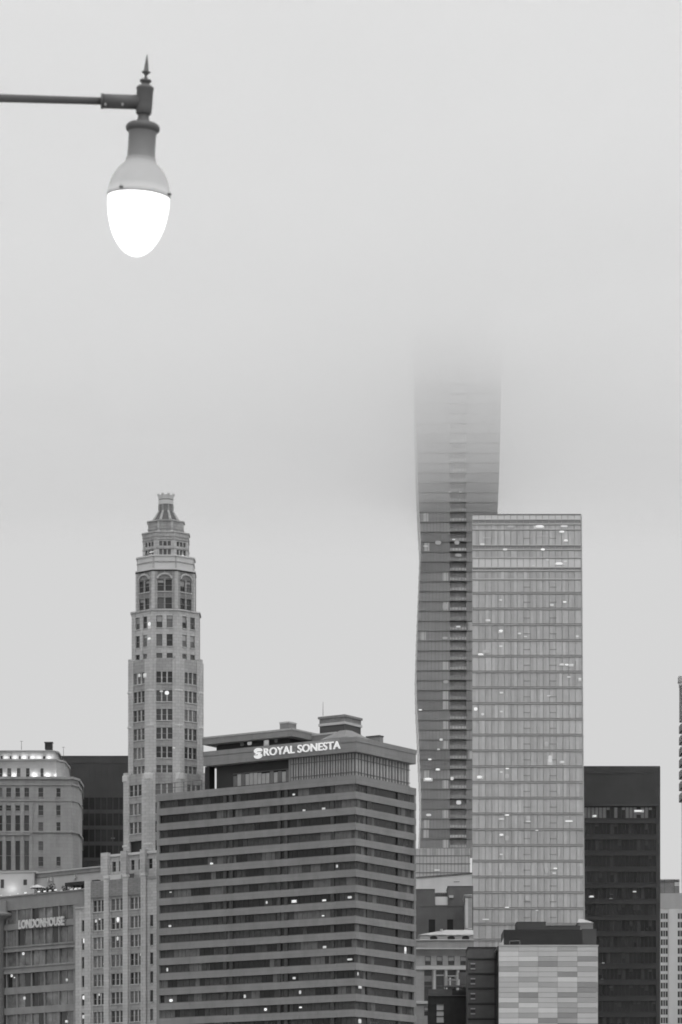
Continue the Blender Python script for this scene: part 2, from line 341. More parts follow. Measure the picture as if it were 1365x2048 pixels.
def hotel():
    t = thing('hotel', 'dark banded concrete hotel slab with a lit white rooftop name sign', 'hotel', HC)
    poly = wedge(712, 770, 313, 833); zt = Zy(1552, 770); fh = 3.0; bh = 1.36
    w = MB(); core = MB()
    core.prism(inset(poly, .55), 0, zt - .2, M['curd'])
    for k in range(31):
        z1 = zt - k * fh
        w.prism(poly, max(0, z1 - (1.45 if k == 0 else bh)), z1, M['hotel'])
    w.fbox(FL, .02, .7, 0, zt - .1, -.9, -.06, M['hotel']); w.fbox(FR, FR.L - .7, FR.L - .02, 0, zt - .1, -.9, -.06, M['hotel'])
    w.build('wall', t); core.build('core', t)
    # window ribbons, floor by floor
    piers = [FL.u(300 + v / 2.4375) for v in (362, 392, 625, 660, 886)]
    for k in range(17):
        z1 = zt - k * fh - bh - (.09 if k == 0 else 0); z0 = zt - (k + 1) * fh
        for F, side in ((FL, 0), (FR, 1)):
            mb = MB(); u = .5
            while u < F.L - .5:
                f = u / F.L
                wd = random.choice((.9, 1.2, 1.2, 1.6))
                if side == 1: m = 'curd' if .33 < f < .70 else random.choice(('cur', 'cur', 'curl', 'curd'))
                else:
                    r = random.random(); m = mb_last if (u > .6 and random.random() < .55) else ('curd' if r < .36 else 'curl' if r < .52 else 'cur')
                mb_last = m
                u2 = min(u + wd, F.L - .5)
                mb.fbox(F, u + .03, u2 - .03, z0, z1, -.55, -.46 + (0 if m != 'curd' else -.03), M[m]); u = u2
            if side == 0:
                for pu in piers: mb.fbox(F, pu - .42, pu + .42, z0, z1, -.5, -.22, M['cur'])
            else: mb.fbox(F, F.L * .2, F.L * .26, z0, z1, -.5, -.2, M['cur']); mb.fbox(F, F.L * .71, F.L * .75, z0, z1, -.5, -.2, M['cur'])
            mb.fbox(F, .3, F.L - .3, z0 + .02, z0 + .14, -.5, -.38, M['mast'])
            mb.build('window', t)
    # roof storey: glazed penthouse under the sign fascia
    zf0, zf1 = Zy(1503, 769.5), Zy(1473.7, 769.5)
    fp = wedge(713.7, 769.5, 407, 832.5)
    mb = MB(); mb.prism(fp, zf0, zf1 - .9, M['hotel']); mb.prism(inset(fp, -.12), zf1 - .896, zf1, M['hotel']); mb.build('fascia', t)
    FF = Face(fp[0], fp[1]); FG = Face(fp[1], fp[2])
    pw = inset(fp, 1.1); PL = Face(pw[0], pw[1]); PR = Face(pw[1], pw[2])
    pr_u = PR.u(821)
    mb = MB(); ib = inset(fp, 2.0); mb.prism(ib, zt + .002, zf0 - .002, M['dark']); mb.build('roof_storey_core', t)
    mb = MB(); u0, u1 = PL.u(581), PL.L
    n = 22
    for F, a_, b_, n in ((PL, u0, u1 - .25, 24), (PR, .25, pr_u, 18)):
        for k in range(n):
            ua, ub = a_ + (b_ - a_) * k / n, a_ + (b_ - a_) * (k + 1) / n
            mb.fbox(F, ua + .08, ub - .05, zt + .35, zf0 - .05, -.2, -.1 - .05 * (k % 2), M['penth'])
            mb.fbox(F, ua - .02, ua + .05, zt + .3, zf0, -.1, .02, M['mast'])
        for zz in (zt + .9, zf0 - 1.2): mb.fbox(F, a_, b_, zz, zz + .1, -.1, .03, M['mast'])
        mb.fbox(F, a_, b_, zt + .01, zt + .35, -.2, 0, M['hotel'])
    mb.build('penthouse_window', t)
    mb = MB()
    ua, ub = PL.u(464), PL.u(578)
    for k in range(14):
        x0 = ua + (ub - ua) * k / 14; hh = random.choice((2.3, 2.5, 2.6))
        mb.fbox(PL, x0 + .05, x0 + (ub - ua) / 14 - .05, zt + .3, zt + hh, -.5, -.4, random.choice((M['penth'], M['penth'], M['curl'])))
    mb.fbox(PL, ua, ub, zt + 2.7, zt + 2.8, -.5, -.3, M['mast']); mb.fbox(PL, ub, ub + .5, zt, zf0, -.8, .05, M['hotel']); mb.build('penthouse_window', t)
    mb = MB(); q0, q1 = PL.u(416), PL.u(420); mb.fbox(PL, PL.u(408), PL.u(417), zt, zf0, -2, -.3, M['louvre']); mb.build('service_wall', t)
    # upper roof tier with its own fascia
    up = wedge(584.6, 800, 405, 664); z0, z1 = Zy(1472, 800), Zy(1456.5, 800)
    mb = MB(); mb.prism(up, z0, z1 - .35, M['hotel']); mb.prism(inset(up, -.1), z1 - .348, z1, M['hotelr']); mb.prism(inset(up, 2.2), zf1 - .1, z0 - .002, M['dark']); mb.build('upper_roof', t)
    UF = Face(inset(up, 2.1)[0], inset(up, 2.1)[1])
    for x, y, w_, h_, m in ((534, 1484, 13, 11, 'lit'), (500, 1487, 14, 9, 'litd'), (485, 1489, 12, 9, 'blkl'), (553, 1482, 10, 9, 'blkl')): lamp_on(t, UF, x, y, w_, h_, .1, m, 'lit_window')
    # plant boxes, lift tower and mast
    def plant(xc, D, xl, xr, lev, name, ys0):
        mb = MB(); p = wedge(xc, D, xl, xr)
        for (ya, yb, ins, m) in lev: mb.prism(inset(p, ins), Zy(yb, D) + .002, Zy(ya, D), M[m])
        mb.build(name, t)
    plant(689.6, 806, 638, 724, [(1429, 1433.5, -.15, 'hotel'), (1433.5, 1443, .1, 'panel'), (1443, 1448, -.1, 'pale2'), (1448, 1462.5, .15, 'louvre2'), (1462.5, 1500, 0, 'hotel')], 'lift_tower', 1500)
    plant(672, 803, 613, 700, [(1464, 1467.5, -.1, 'pale2'), (1467.5, 1500, 0, 'hotel')], 'lift_lobby', 1500)
    plant(578, 809, 560, 593, [(1443, 1446, -.1, 'pale2'), (1446, 1475, 0, 'hotel')], 'plant_box', 1480)
    plant(759, 800, 733, 767, [(1470.5, 1473, -.1, 'louvre2'), (1473, 1500, 0, 'hotel')], 'plant_box', 1500)
    mb = MB(); b = P(646.5, 1432, 808); mb.tube(b, P(646.5, 1404, 808), .06, .03, M['mast'], 6); mb.build('antenna', t)
    # the sloping skylight between fascia and lift tower
    mb = MB(); c = P(692, 1480, 790); mb.lathe([(5.0, -1.5), (5.0, 0.0), (1.2, 1.8)], M['hotel'], 4, c=c, smooth=False); mb.build('skylight', t)
    # lit sign
    u0, za = FF.at(531, 1502); u1, _ = FF.at(683.5, 1490); zc = (zf0 + zf1) / 2
    z_a = FF.at(607, 1505.5)[1]; z_b = FF.at(607, 1490)[1]
    sg = text_mesh('ROYAL SONESTA', FF, u0, u1, z_a, z_b, .25, M['sign'], .3, .006); so_ = sg.build('sign', t, 'lit white letters reading ROYAL SONESTA')
    mb = MB(); cu, cz = FF.at(519, 1507.5); Rr = 1.0
    # emblem: two stacked lobes joined into an S-like knot
    def disc(cu, cz, rx, rz, n0, n1, m):
        nn = 20; vs = [FF.pt(cu + rx * math.cos(2 * math.pi * i / nn), cz + rz * math.sin(2 * math.pi * i / nn), k) for k in (n0, n1) for i in range(nn)]
        mb.add(vs, [tuple(range(nn - 1, -1, -1)), tuple(range(nn, 2 * nn))] + [(i, (i + 1) % nn, nn + (i + 1) % nn, nn + i) for i in range(nn)], m)
    disc(cu, cz + .5, 1.0, .55, .25, .5, M['sign']); disc(cu, cz - .5, 1.0, .55, .25, .502, M['sign'])
    mb.fbox(FF, cu - .1, cu + 1.05, cz + .22, cz + .36, .503, .53, M['hotel']); mb.fbox(FF, cu - 1.05, cu + .1, cz - .36, cz - .22, .503, .53, M['hotel'])
    mb.build('emblem', so_)
    # lit rooms (rows read off the photograph)
    WL = FL.off(-.3); WR = FR.off(-.3)
    Z = 2.4375
    for vx, vy, w_, h_, m in ((300, 67, 9, 4, 'lit'), (101, 207, 8, 3, 'litd'), (570, 257, 6, 7, 'litd'), (703, 251, 11, 6, 'lit'), (851, 246, 9, 4, 'lit'), (845, 322, 8, 3, 'lit'), (98, 372, 9, 5, 'lit'),
                              (853, 473, 10, 4, 'lit'), (975, 535, 16, 5, 'litd'), (975, 232, 13, 6, 'litd'), (85, 585, 6, 9, 'litd'), (704, 626, 10, 6, 'lit'), (103, 735, 11, 7, 'lit'), (463, 715, 7, 9, 'litd'), (733, 695, 7, 9, 'litd'),
                              (564, 779, 9, 7, 'lit'), (735, 769, 9, 4, 'lit'), (913, 80, 6, 8, 'litd')):
        lamp_on(t, WL, 300 + vx / Z, 1700 + vy / Z, w_, h_, .02, m)
    for vx, vy, w_, h_, m in ((1247, 485, 8, 11, 'lit'), (1015, 605, 6, 9, 'litd'), (1025, 668, 13, 4, 'lit'), (1024, 836, 15, 11, 'litd'), (1240, 628, 12, 8, 'blkl')):
        lamp_on(t, WR, 300 + vx / Z, 1700 + vy / Z, w_, h_, .02, m)
    for vx, vy, w_, h_ in ((575, 521, 8, 5), (750, 600, 8, 3), (633, 611, 6, 3)): lamp_on(t, WL, 390 + vx / 2.904, 1410 + vy / 2.904, w_, h_, .02)
    # terrace railing on the left shoulder
    mb = MB(); RF = FL.off(-1.0)
    us = [RF.u(x) for x in (330, 350, 368, 386, 404)]
    for u in us: mb.fbox(RF, u - .05, u + .05, zt, zt + 2.1, -.05, .05, M['mast'])
    for zz in (zt + 1.1, zt + 2.05): mb.fbox(RF, us[0], us[-1], zz, zz + .09, -.04, .04, M['mast'])
    mb.build('railing', t)
hotel()

# ------------------------------------------------------------------ terracotta tower with its wing
def terracotta():
    D = 822.0; cx = 332.5; s = D / FPX
    X0 = (cx - 0.3 - CX) * (D + 8.0) / FPX
    t = thing('terracotta_skyscraper', 'slender white terracotta tower stepping up to a small lantern, above its wing', 'skyscraper', (X0, D + 8, 0))
    Yc = D + 8.0                                   # axis of the octagon
    def octo(hw, k=.40): h = hw * s; f = h * k; return [(X0 + x, Yc + y) for x, y in ((-f, -h), (f, -h), (h, -f), (h, f), (f, h), (-f, h), (-h, f), (-h, -f))]
    st = {'hw': 74.5}
    def zz(y): return Zy(y, Yc - st['hw'] * s)
    wall = MB(); core = MB(); cap = MB()
    wins = []
    def tier(hw, y0, y1, spec, pier=.0, capm='trim', coping=.35, spm=None, wallm='terra', pierm='terra'):
        st['hw'] = hw
        """an octagonal storey block; spec lists openings for the front and the slanted facets"""
        p = octo(hw); z0, z1 = zz(y1), zz(y0)
        core.prism(octo(hw - .6 / s), z0 - .1, z1 - .3, M['dark'])
        for i in range(8):
            F = Face(p[i], p[(i + 1) % 8]); us, zs = spec(F, 'f' if i % 2 == 0 else 's')
            ring(F, us, zs, 0, F.L, z0, z1, .55, wall, M[wallm], spm and M[spm])
            if i in (0, 1, 7): wins.append((F, us, zs, i, hw))
        for (x, y) in p:
            if pier:
                c = Vector((x, y)); d = (c - Vector((X0, Yc))).normalized(); c = c - d * pier * .95
                wall.prism([(c.x + pier * math.cos(R(22.5 + 45 * j)), c.y + pier * math.sin(R(22.5 + 45 * j))) for j in range(8)], z0, z1 + pier * .4, M[pierm])
        if coping: cap.prism(octo(hw + .25 / s), z1 - .02, z1 + coping, M[capm]); 
        else: cap.prism(octo(hw - .05 / s), z1 - .25, z1 - .02, M['slate'])
    def rows(ys): return [(zz(b), zz(a_)) for a_, b_ in ys for b in (b_,)]
    def frac(F, *fr): return [(F.L * a_, F.L * b_) for a_, b_ in fr]
    # shaft, from the bottom up
    f37 = lambda y, n: [(y + 37.5 * k, y + 37.5 * k + 22.5) for k in range(n)]
    tier(84, 1546, 1790, lambda F, k: (frac(F, (.24, .76)), rows(f37(1567.5, 5))), 1.25, coping=0, spm='terra2')
    tier(74.5, 1317, 1546, lambda F, k: (frac(F, (.23, .77)), rows(f37(1343, 5) + [(1530.5, 1545.5)])), 1.05, coping=0, spm='terra2')
    tier(68, 1221, 1317, lambda F, k: (frac(F, (.2, .42), (.58, .8)), rows([(1231, 1255), (1268, 1292), (1306, 1316)])), .0, coping=.3, capm='terra')
    tier(60, 1141, 1221, lambda F, k: (frac(F, (.2, .47), (.53, .8)), rows([(1159, 1182), (1195, 1219)])), .55, coping=0, spm='panel', wallm='terra2')
    tier(57, 1112, 1139, lambda F, k: ([], []), .3, coping=.25, wallm='trim')
    tier(46, 1064, 1112, lambda F, k: (frac(F, (.18, .36), (.41, .59), (.64, .82)), rows([(1082, 1091), (1098, 1112)])), .55, coping=.2, capm='terra')
    tier(35.5, 1041, 1064, lambda F, k: ([], []), .3, coping=.2, capm='terra', wallm='terra2')
    st['hw'] = 58
    # dark strip painting the shade under the parapet overhang, band courses, balcony tables
    cap.prism(octo(60.6), zz(1142.5), zz(1139.5) + .002, M['dark']); cap.prism(octo(60.8), zz(1139.5) + .004, zz(1137), M['trim'])
    cap.prism(octo(61), zz(1221) - .1, zz(1217.5), M['panel'])
    for i, (y, hw) in enumerate(((1056, 36.4), (1072, 47.0), (1078, 47.0), (1096, 46.9), (1123, 58))):
        st['hw'] = hw; cap.prism(octo(hw), zz(y) - .12, zz(y) + .12, M['terra2'])
    # lantern: flared slate roof with ribs, neck and crown
    st['hw'] = 18; cone = MB(); p0, p1 = octo(25), octo(13.5); cone.prism(p0, zz(1041) + .1, zz(1020), M['slate'], p1); cone.prism(octo(13.5), zz(1020), zz(1006), M['panel'])
    for i in range(8):
        a_, b_ = Vector(p0[i] + (zz(1040),)), Vector(p1[i] + (zz(1020),)); cone.tube(a_, b_, .3, .22, M['terra'], 6); cone.tube(b_, b_ + Vector((0, 0, zz(1007) - zz(1020))), .2, .2, M['terra2'], 6)
    cone.build('lantern_roof', t)
    cr = MB(); cr.prism(octo(15), zz(1006.5), zz(998), M['trim']); cr.prism(octo(13.5), zz(998), zz(996), M['panel']); cr.prism(octo(15), zz(996), zz(992), M['trim']); cr.prism(octo(15.5), zz(991.9), zz(988), M['trim'])
    for (x, y) in octo(15.0): cr.prism([(x - .28, y - .28), (x + .28, y - .28), (x + .28, y + .28), (x - .28, y + .28)], zz(988) + .002, zz(985.5), M['trim'])
    cr.build('crown', t)
    core.build('core', t); wl = wall.build('wall', t)
    cap.build_each('cornice', t)
    # pier caps where the shaft steps out, buttress knobs of the upper tiers
    kb = MB()
    for hw, y, r in ((84, 1546, 1.32), (36, 1062, .7), (27, 1043, .6)):
        st['hw'] = hw
        for (x, yy) in octo(hw):
            if yy < Yc: c = Vector((x, yy)); c = c - (c - Vector((X0, Yc))).normalized() * r * .85; kb.lathe([(r * .96, -1.2), (r * .96, -.9), (r, -.85), (r, -.1), (r * .85, .12), (.1, .25)], M['trim'], 8, c=(c.x, c.y, zz(y)), smooth=False, cap=False)
    for hw, y, r in ((84, 1556, 1.36), (84, 1688, 1.36), (74.5, 1450, 1.15), (74.5, 1380, 1.14)):
        st['hw'] = hw
        for (x, yy) in octo(hw):
            if yy < Yc:
                c = Vector((x, yy)); d = (c - Vector((X0, Yc))).normalized(); c = c - d * r * .85
                kb.lathe([(r - .3, -.2), (r, -.18), (r, .18), (r - .3, .2)], M['trim'], 8, c=(c.x, c.y, zz(y)), smooth=False, cap=False)
    kb.build_each('pier_cap', t)
    # windows
    n = 0
    for F, us, zs, i, hw in wins:
        st['hw'] = hw
        for (a_, b_) in us:
            for (c_, e_) in zs:
                w_ = b_ - a_; yy = HY - (c_ - CAMH) / (Yc - hw * s) * FPX
                if yy > 1700: continue
                cols = 3 if w_ > 3 else 1
                window(t, F, a_, b_, c_, e_, -.32, cols, e_ - c_ > 1.5, M['glassm'] if random.random() < .6 else M['glass'], M['terra'], e_ - c_ > 1.5, random.choice((0, 0, .25, .5)) if e_ - c_ > 1.5 and cols == 1 else 0)
    # arches over the arcade storey
    for F, us, zs, i, hw in wins:
        st['hw'] = hw
        if abs(F.L - Face(octo(60)[i], octo(60)[(i + 1) % 8]).L) > .01: continue
        mb = MB(); u0, u1 = F.L * .17, F.L * .83; r = (u1 - u0) / 2; cu = (u0 + u1) / 2; zb = zz(1157); nn = 12
        pts = [(cu + r * math.cos(math.pi * j / nn), zb + r * .72 * math.sin(math.pi * j / nn)) for j in range(nn + 1)]
        pin = [(cu + (r - .35) * math.cos(math.pi * j / nn), zb + (r * .72 - .35) * math.sin(math.pi * j / nn)) for j in range(nn + 1)]
        for j in range(nn):
            q_ = [pts[j], pts[j + 1], pin[j + 1], pin[j]]
            mb.add([F.pt(u, z, k) for k in (0.001, .28) for u, z in q_], [(0, 1, 2, 3), (7, 6, 5, 4), (0, 4, 5, 1), (1, 5, 6, 2), (2, 6, 7, 3), (3, 7, 4, 0)], M['terra'])
        mb.add([F.pt(u, z, .03) for u, z in pin], [tuple(range(nn, -1, -1))], M['panel'])
        mb.build('arch', t)
    F0 = [w for w in wins if w[3] == 0]; F1 = [w for w in wins if w[3] == 1]; F7 = [w for w in wins if w[3] == 7]
    for F, x, y, w_, h_, m in ((F7[1][0], 279, 1351, 8, 9, 'litd'), (F7[1][0], 290, 1350, 11, 8, 'lit'), (F0[1][0], 334, 1386, 10, 9, 'lit'), (F0[1][0], 323, 1383, 8, 4, 'litd'), (F0[1][0], 348, 1496, 7, 3, 'lit'),
                             (F7[2][0], 299, 1248, 8, 9, 'lit'), (F7[2][0], 299, 1277, 9, 4, 'lit')): lamp_on(t, F, x, y, w_, h_, .05, m)
    # bright awnings on the parapet terrace, their brightness put in as glow
    for F, x, y, w_, h_ in ((F7[5][0], 302, 1114, 17, 12), (F0[5][0], 334, 1114, 18, 6), (F1[5][0], 366, 1113, 10, 9), (F7[5][0], 303, 1104, 16, 3)): lamp_on(t, F.off(1.0), x, y, w_, h_, .0, 'lit2', 'terrace_glow')
    # ---- wing
    Fw = pxface(150, 825, 318, 809)
    zt_ = Fw.at(235, 1764)[1]
    wm = MB(); cm = MB()
    cols = [(163, 168.5), (186, 209), (222, 247), (260, 283.5), (300, 306.5)]
    us = [(Fw.u(a_), Fw.u(b_)) for a_, b_ in cols]
    def wz(y): return Fw.at(235, y)[1]
    rws = [(wz(y + 23), wz(y)) for y in [1798 + 37.4 * k for k in range(12)]]
    uL, uR, uM = Fw.u(178), Fw.L, Fw.u(152)
    cm.prism(rectpoly(Fw, uM + .6, uR - .1, 16, -.6), 0, wz(1812), M['dark']); cm.prism(rectpoly(Fw, uL + .6, uR - .1, 16, -.6), 0, zt_ - .5, M['dark'])
    zz_ = wz(1800 + 37.4 * 12 + 5)
    ring(Fw, us[:1], rws[1:], uM, uL, 0, wz(1812), .6, wm, M['terra'])
    ring(Fw, us[1:4], rws, uL, Fw.u(290), 0, zt_, .6, wm, M['terra'], M['terra2'])
    ring(Fw, us[4:], rws[1:], Fw.u(290), uR, 0, zt_, .6, wm, M['terra'])
    wm.prism(rectpoly(Fw, uM - .3, uM - .002, 17), 0, wz(1812), M['terra2'])
    for a_, b_ in ((210.5, 220.5), (248.5, 258.5), (284.5, 294.5), (172, 184)): wm.fbox(Fw, Fw.u(a_), Fw.u(b_), 0, zt_ + .8, .002, .45, M['terra'])
    for a_, b_ in ((186, 209), (222, 247), (260, 283.5)): wm.fbox(Fw, Fw.u(a_) - .3, Fw.u(b_) + .3, wz(1793), zt_ + .4, .003, .3, M['panel'])
    wm.fbox(Fw, uL, uR, zt_ + .002, zt_ + .5, -.6, .2, M['terra2']); wm.fbox(Fw, uM, uL, wz(1812), wz(1809), -.6, .25, M['terra'])
    for a_ in (215.5, 253.5, 289.5): wm.fbox(Fw, Fw.u(a_) - .65, Fw.u(a_) + .65, zt_ + .81, zt_ + 1.3, -.2, .6, M['trim'])
    # stepped upper block of the wing with its balconies
    Fu = Fw.off(-7); ub0, ub1 = Fu.u(207.5), Fu.u(322); zb = Fu.at(250, 1712)[1]
    def uz(y): return Fu.at(250, y)[1]
    uu = [(Fu.u(a_), Fu.u(b_)) for a_, b_ in ((224, 232), (238, 246), (262, 269), (277, 283), (297, 305))]
    ring(Fu, uu, [(uz(1742), uz(1722))], ub0, ub1, zt_ - 3, zb, .6, wm, M['terra'])
    cm.prism(rectpoly(Fu, ub0 + .5, ub1 - .1, 9, -.6), zt_ - 3, zb - .3, M['dark'])
    wm.fbox(Fu, ub0 - .2, ub1, zb + .002, zb + .5, -9, .3, M['trim'])
    for a_, b_ in ((207.5, 221), (247, 258), (286, 296)): wm.fbox(Fu, Fu.u(a_), Fu.u(b_), zt_ - 3, zb + .9, .002, .9, M['terra'])
    wm.fbox(Fu, Fu.u(215), Fu.u(250), uz(1759), uz(1750), .9, 1.2, M['trim']); wm.fbox(Fu, Fu.u(258), Fu.u(274), uz(1764), uz(1750), .9, 1.0, M['louvre2'])
    wm.build('wing_wall', t); cm.build('wing_core', t)
    for ci, (a_, b_) in enumerate(us):
        for ri, (c_, e_) in enumerate(rws[:8]):
            if ci in (0, 4) and ri == 0: continue
            window(t, Fw, a_, b_, c_, e_, -.35, 1 if ci in (0, 4) else 3, ci not in (0, 4), M['glass'] if random.random() < .55 else M['glassm'], M['terra'], True, 0)
    for (a_, b_) in uu: window(t, Fu, a_, b_, uz(1742), uz(1722), -.35, 1, True, M['glass'], M['terra'], False)
    for vx, vy, w_, h_, m in ((700, 752, 9, 11, 'lit'), (695, 1223, 9, 10, 'lit'), (692, 1383, 8, 9, 'lit'), (795, 590, 7, 8, 'litd'), (826, 575, 7, 4, 'litd'), (977, 577, 9, 11, 'lit'), (975, 735, 7, 10, 'litd'), (865, 944, 8, 3, 'lit'), (1168, 868, 7, 7, 'litd'), (822, 1200, 6, 6, 'litd')):
        lamp_on(t, Fw, vx / 4.136, 1700 + vy / 4.136, w_, h_, .05, m)
terracotta()

# ------------------------------------------------------------------ stone building with roof terrace (bottom left)
def london():
    F = pxface(0, 846, 150, 829)
    t = thing('stone_office_building', 'grey stone building with large panes and pale name letters under its roof terrace', 'building', F.pt(0, 0))
    def z(y): return F.at(90, y)[1]
    u0, u1 = F.u(-160), F.u(168)
    w = MB(); bands = [(1788, 1815), (1843, 1855), (1889, 1898), (1930, 1942), (1971, 1985), (2012, 2026), (2060, 2075)]
    core = MB(); core.prism(rectpoly(F, u0 + .3, u1 - .2, 30, -.7), 0, z(1795), M['dark']); core.build('core', t)
    for i, (a_, b_) in enumerate(bands):
        w.fbox(F, u0, u1, z(b_), z(a_), -.69, 0, M['lon'])
        if i in (2, 3): w.fbox(F, u0, u1, z(b_) - .2, z(b_ - 3), .001, .3, M['lon']); w.fbox(F, u0, u1, z(a_ + 2.5), z(a_) + .1, .001, .22, M['lon'])
        if i == 0: w.fbox(F, u0, u1, z(a_) + .002, z(a_) + .25, -.7, .25, M['lon'])
    w.fbox(F, u0, u1, 0, z(2110), -.69, 0, M['lon'])
    xs = [-95, -58, -24, 12, 33, 62, 88, 117, 147]
    for x in xs: w.fbox(F, F.u(x) - .16, F.u(x) + .16, z(2110), z(1815), -.68, -.1, M['lon'])
    w.fbox(F, F.u(147), u1, z(2110), z(1815), -.68, -.05, M['lon'])
    w.build('wall', t)
    for (a_, b_) in zip(bands[:-1], bands[1:]):
        for i in range(len(xs) - 1):
            if xs[i] < -30: continue
            mb = MB(); ua, ub = F.u(xs[i]) + .16, F.u(xs[i + 1]) - .16; za, zb = z(b_[0]), z(a_[1]); k = 2
            for j in range(k):
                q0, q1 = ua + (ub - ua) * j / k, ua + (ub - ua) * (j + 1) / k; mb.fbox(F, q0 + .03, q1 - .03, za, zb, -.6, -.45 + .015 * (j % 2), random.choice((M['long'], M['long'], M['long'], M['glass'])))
                mb.fbox(F, q0 - .03, q0 + .03, za, zb, -.6, -.36, M['panel'])
            mb.build('window', t)
    # name letters on a rail
    ul, ur = F.u(41), F.u(132); tm = text_mesh('LONDONHOUSE', F, ul, ur, z(1855), z(1837), .35, M['lonsign'], .3, .05); so_ = tm.build('sign', t, 'pale letters reading LONDONHOUSE')
    mb = MB(); mb.fbox(F, ul - .2, ur + .2, z(1856.5), z(1855), .2, .5, M['mast']); mb.build('sign_rail', so_)
    # corner pier with curved cornice
    mb = MB(); c = F.pt(F.u(-6), 0, 1.0)
    mb.lathe([(2.55, 0), (2.55, z(1838)), (2.75, z(1836)), (2.8, z(1832)), (3.6, z(1829)), (4.3, z(1826)), (4.5, z(1822)), (4.3, z(1820)), (3.4, z(1817)), (3.4, z(1797)), (3.2, z(1795))], M['lon'], 28, c=(c.x, c.y, 0)); mb.build('corner_turret', t)
    for vx, vy, w_, h_ in ((193, 860, 9, 7), (97, 1043, 8, 7), (120, 1058, 5, 3), (553, 1073, 8, 4), (203, 1228, 9, 8), (549, 1418, 8, 4)): lamp_on(t, F.off(-.35), vx / 4.136, 1700 + vy / 4.136, w_, h_, .02)
    # roof terrace: rear wall, pavilion, awning, wall lights, bright dashes
    Fr = F.off(-14)
    def rz(x, y): return Fr.at(x, y)[1]
    zr = z(1788) - .5
    mb = MB(); zt_ = rz(140, 1739); mb.prism(rectpoly(Fr, Fr.u(60), Fr.u(226), 14), zr, zt_ - 1.1, M['pale2']); mb.prism(rectpoly(Fr, Fr.u(60), Fr.u(226), 14, .25), zt_ - 1.098, zt_ - .3, M['lon']); mb.prism(rectpoly(Fr, Fr.u(60) - .2, Fr.u(226), 14.3, .45), zt_ - .298, zt_, M['pale2'])
    for x in (98, 105, 152): u = Fr.u(x); mb.fbox(Fr, u - .3, u + .3, zt_ - 2.2, zt_ - 1.4, .002, .5, M['pale2'])
    mb.build('roof_block', t)
    Fp = pxface(-60, 861, 68, 858); mb = MB(); z1, z0 = Fp.at(30, 1742.5)[1], zr
    mb.prism(rectpoly(Fp, 0, Fp.L, 10), z0, z1 - .4, M['lonp']); mb.prism(rectpoly(Fp, -.2, Fp.L + .2, 10.4, .2), z1 - .398, z1, M['pale2']); pv = mb.build('pavilion', t)
    for x0, x1, y0, y1 in ((1.5, 8, 1759, 1776), (47, 54, 1760, 1771)):
        window(pv, Fp, Fp.u(x0), Fp.u(x1), Fp.at(30, y1)[1], Fp.at(30, y0)[1], .06, 1, False, M['glass'], M['lonp'], False)
    for x in (20, 28):
        L = bpy.data.lights.new('wall_light', 'POINT'); L.energy = 26; L.shadow_soft_size = .3; o = bpy.data.objects.new('wall_light', L); COL.objects.link(o); o.parent = t; o.location = Fp.pt(Fp.u(x), Fp.at(x, 1778)[1], 1.2) - t.location
    mb = MB(); u_a, u_b = F.u(108), F.u(173); za = F.off(-3).at(140, 1770)[1]
    mb.fbox(F, u_a, u_b, za - .25, za + .5, -9, -3, M['louvre']); 
    for k in range(5): uu = u_a + .2 + (u_b - u_a - .4) * k / 4; mb.fbox(F, uu - .1, uu + .1, zr, za - .25, -3.4, -3.1, M['louvre'])
    mb.build('awning', t)
    for vx, vy in ((10, 380), (85, 380), (150, 365), (210, 360), (322, 350), (370, 347), (415, 341), (460, 336), (508, 345), (545, 345), (590, 331), (625, 328), (660, 322)):  # small glowing dashes along the terrace edge
        lamp_on(t, F.off(-.2), vx / 4.136, 1700 + (vy - 3) / 4.136, 10 if vx > 200 else 7, 3.2, .02, 'lit' if vx > 130 else 'litd', 'terrace_glow')
    # parasol and shrubs stand on the terrace
    c = F.pt(F.u(28), zr, -6.5); pt = thing('parasol', 'pale open parasol on the roof terrace by the white pavilion', 'parasol', c)
    zt2 = F.off(-6.5).at(28, 1774.5)[1]
    mb = MB(); mb.tube(c, Vector((c.x, c.y, zt2)), .05, .05, M['mast'], 8); mb.build('pole', pt)
    mb = MB(); mb.lathe([(1.75, -.75), (1.72, -.68), (.9, -.25), (.05, .02)], M['canvas'], 8, c=(c.x, c.y, zt2), smooth=False); mb.build('canopy', pt)
    for x, r, hgt, lab in ((52, 1.2, 2.3, 'dark rounded shrub beside the parasol on the roof terrace'), (68, .9, 2.9, 'taller bare twiggy shrub in front of the grey roof wall'), (98, 1.2, 2.2, 'low bare twiggy shrub next to the dark terrace awning')):
        c = F.pt(F.u(x), zr, -5.0); st = thing('shrub', lab, 'shrub', c); st['group'] = 'shrubs on the roof terrace'
        mb = MB(); lf = MB(); rn = random.Random(x)
        for k in range(26):
            e = c + Vector((rn.uniform(-r, r), rn.uniform(-r, r), hgt * rn.uniform(.6, 1.15))); mb.tube(c + Vector((rn.uniform(-.2, .2), 0, .1)), e, .05, .015, M['leaf'], 5)
            for j in range(14 if x == 52 else 6):
                p = c.lerp(e, rn.uniform(.4, 1)) + Vector((rn.uniform(-.3, .3), rn.uniform(-.3, .3), rn.uniform(-.2, .3))); a_ = Vector((rn.uniform(-1, 1), rn.uniform(-1, 1), rn.uniform(-1, 1))) * .16; b_ = Vector((rn.uniform(-1, 1), rn.uniform(-1, 1), rn.uniform(-1, 1))) * .16
                lf.add([p - a_, p + b_, p + a_, p - b_], [(0, 1, 2, 3)], M['leaf'])
        mb.build('stem', st); lf.build('foliage', st)
london()

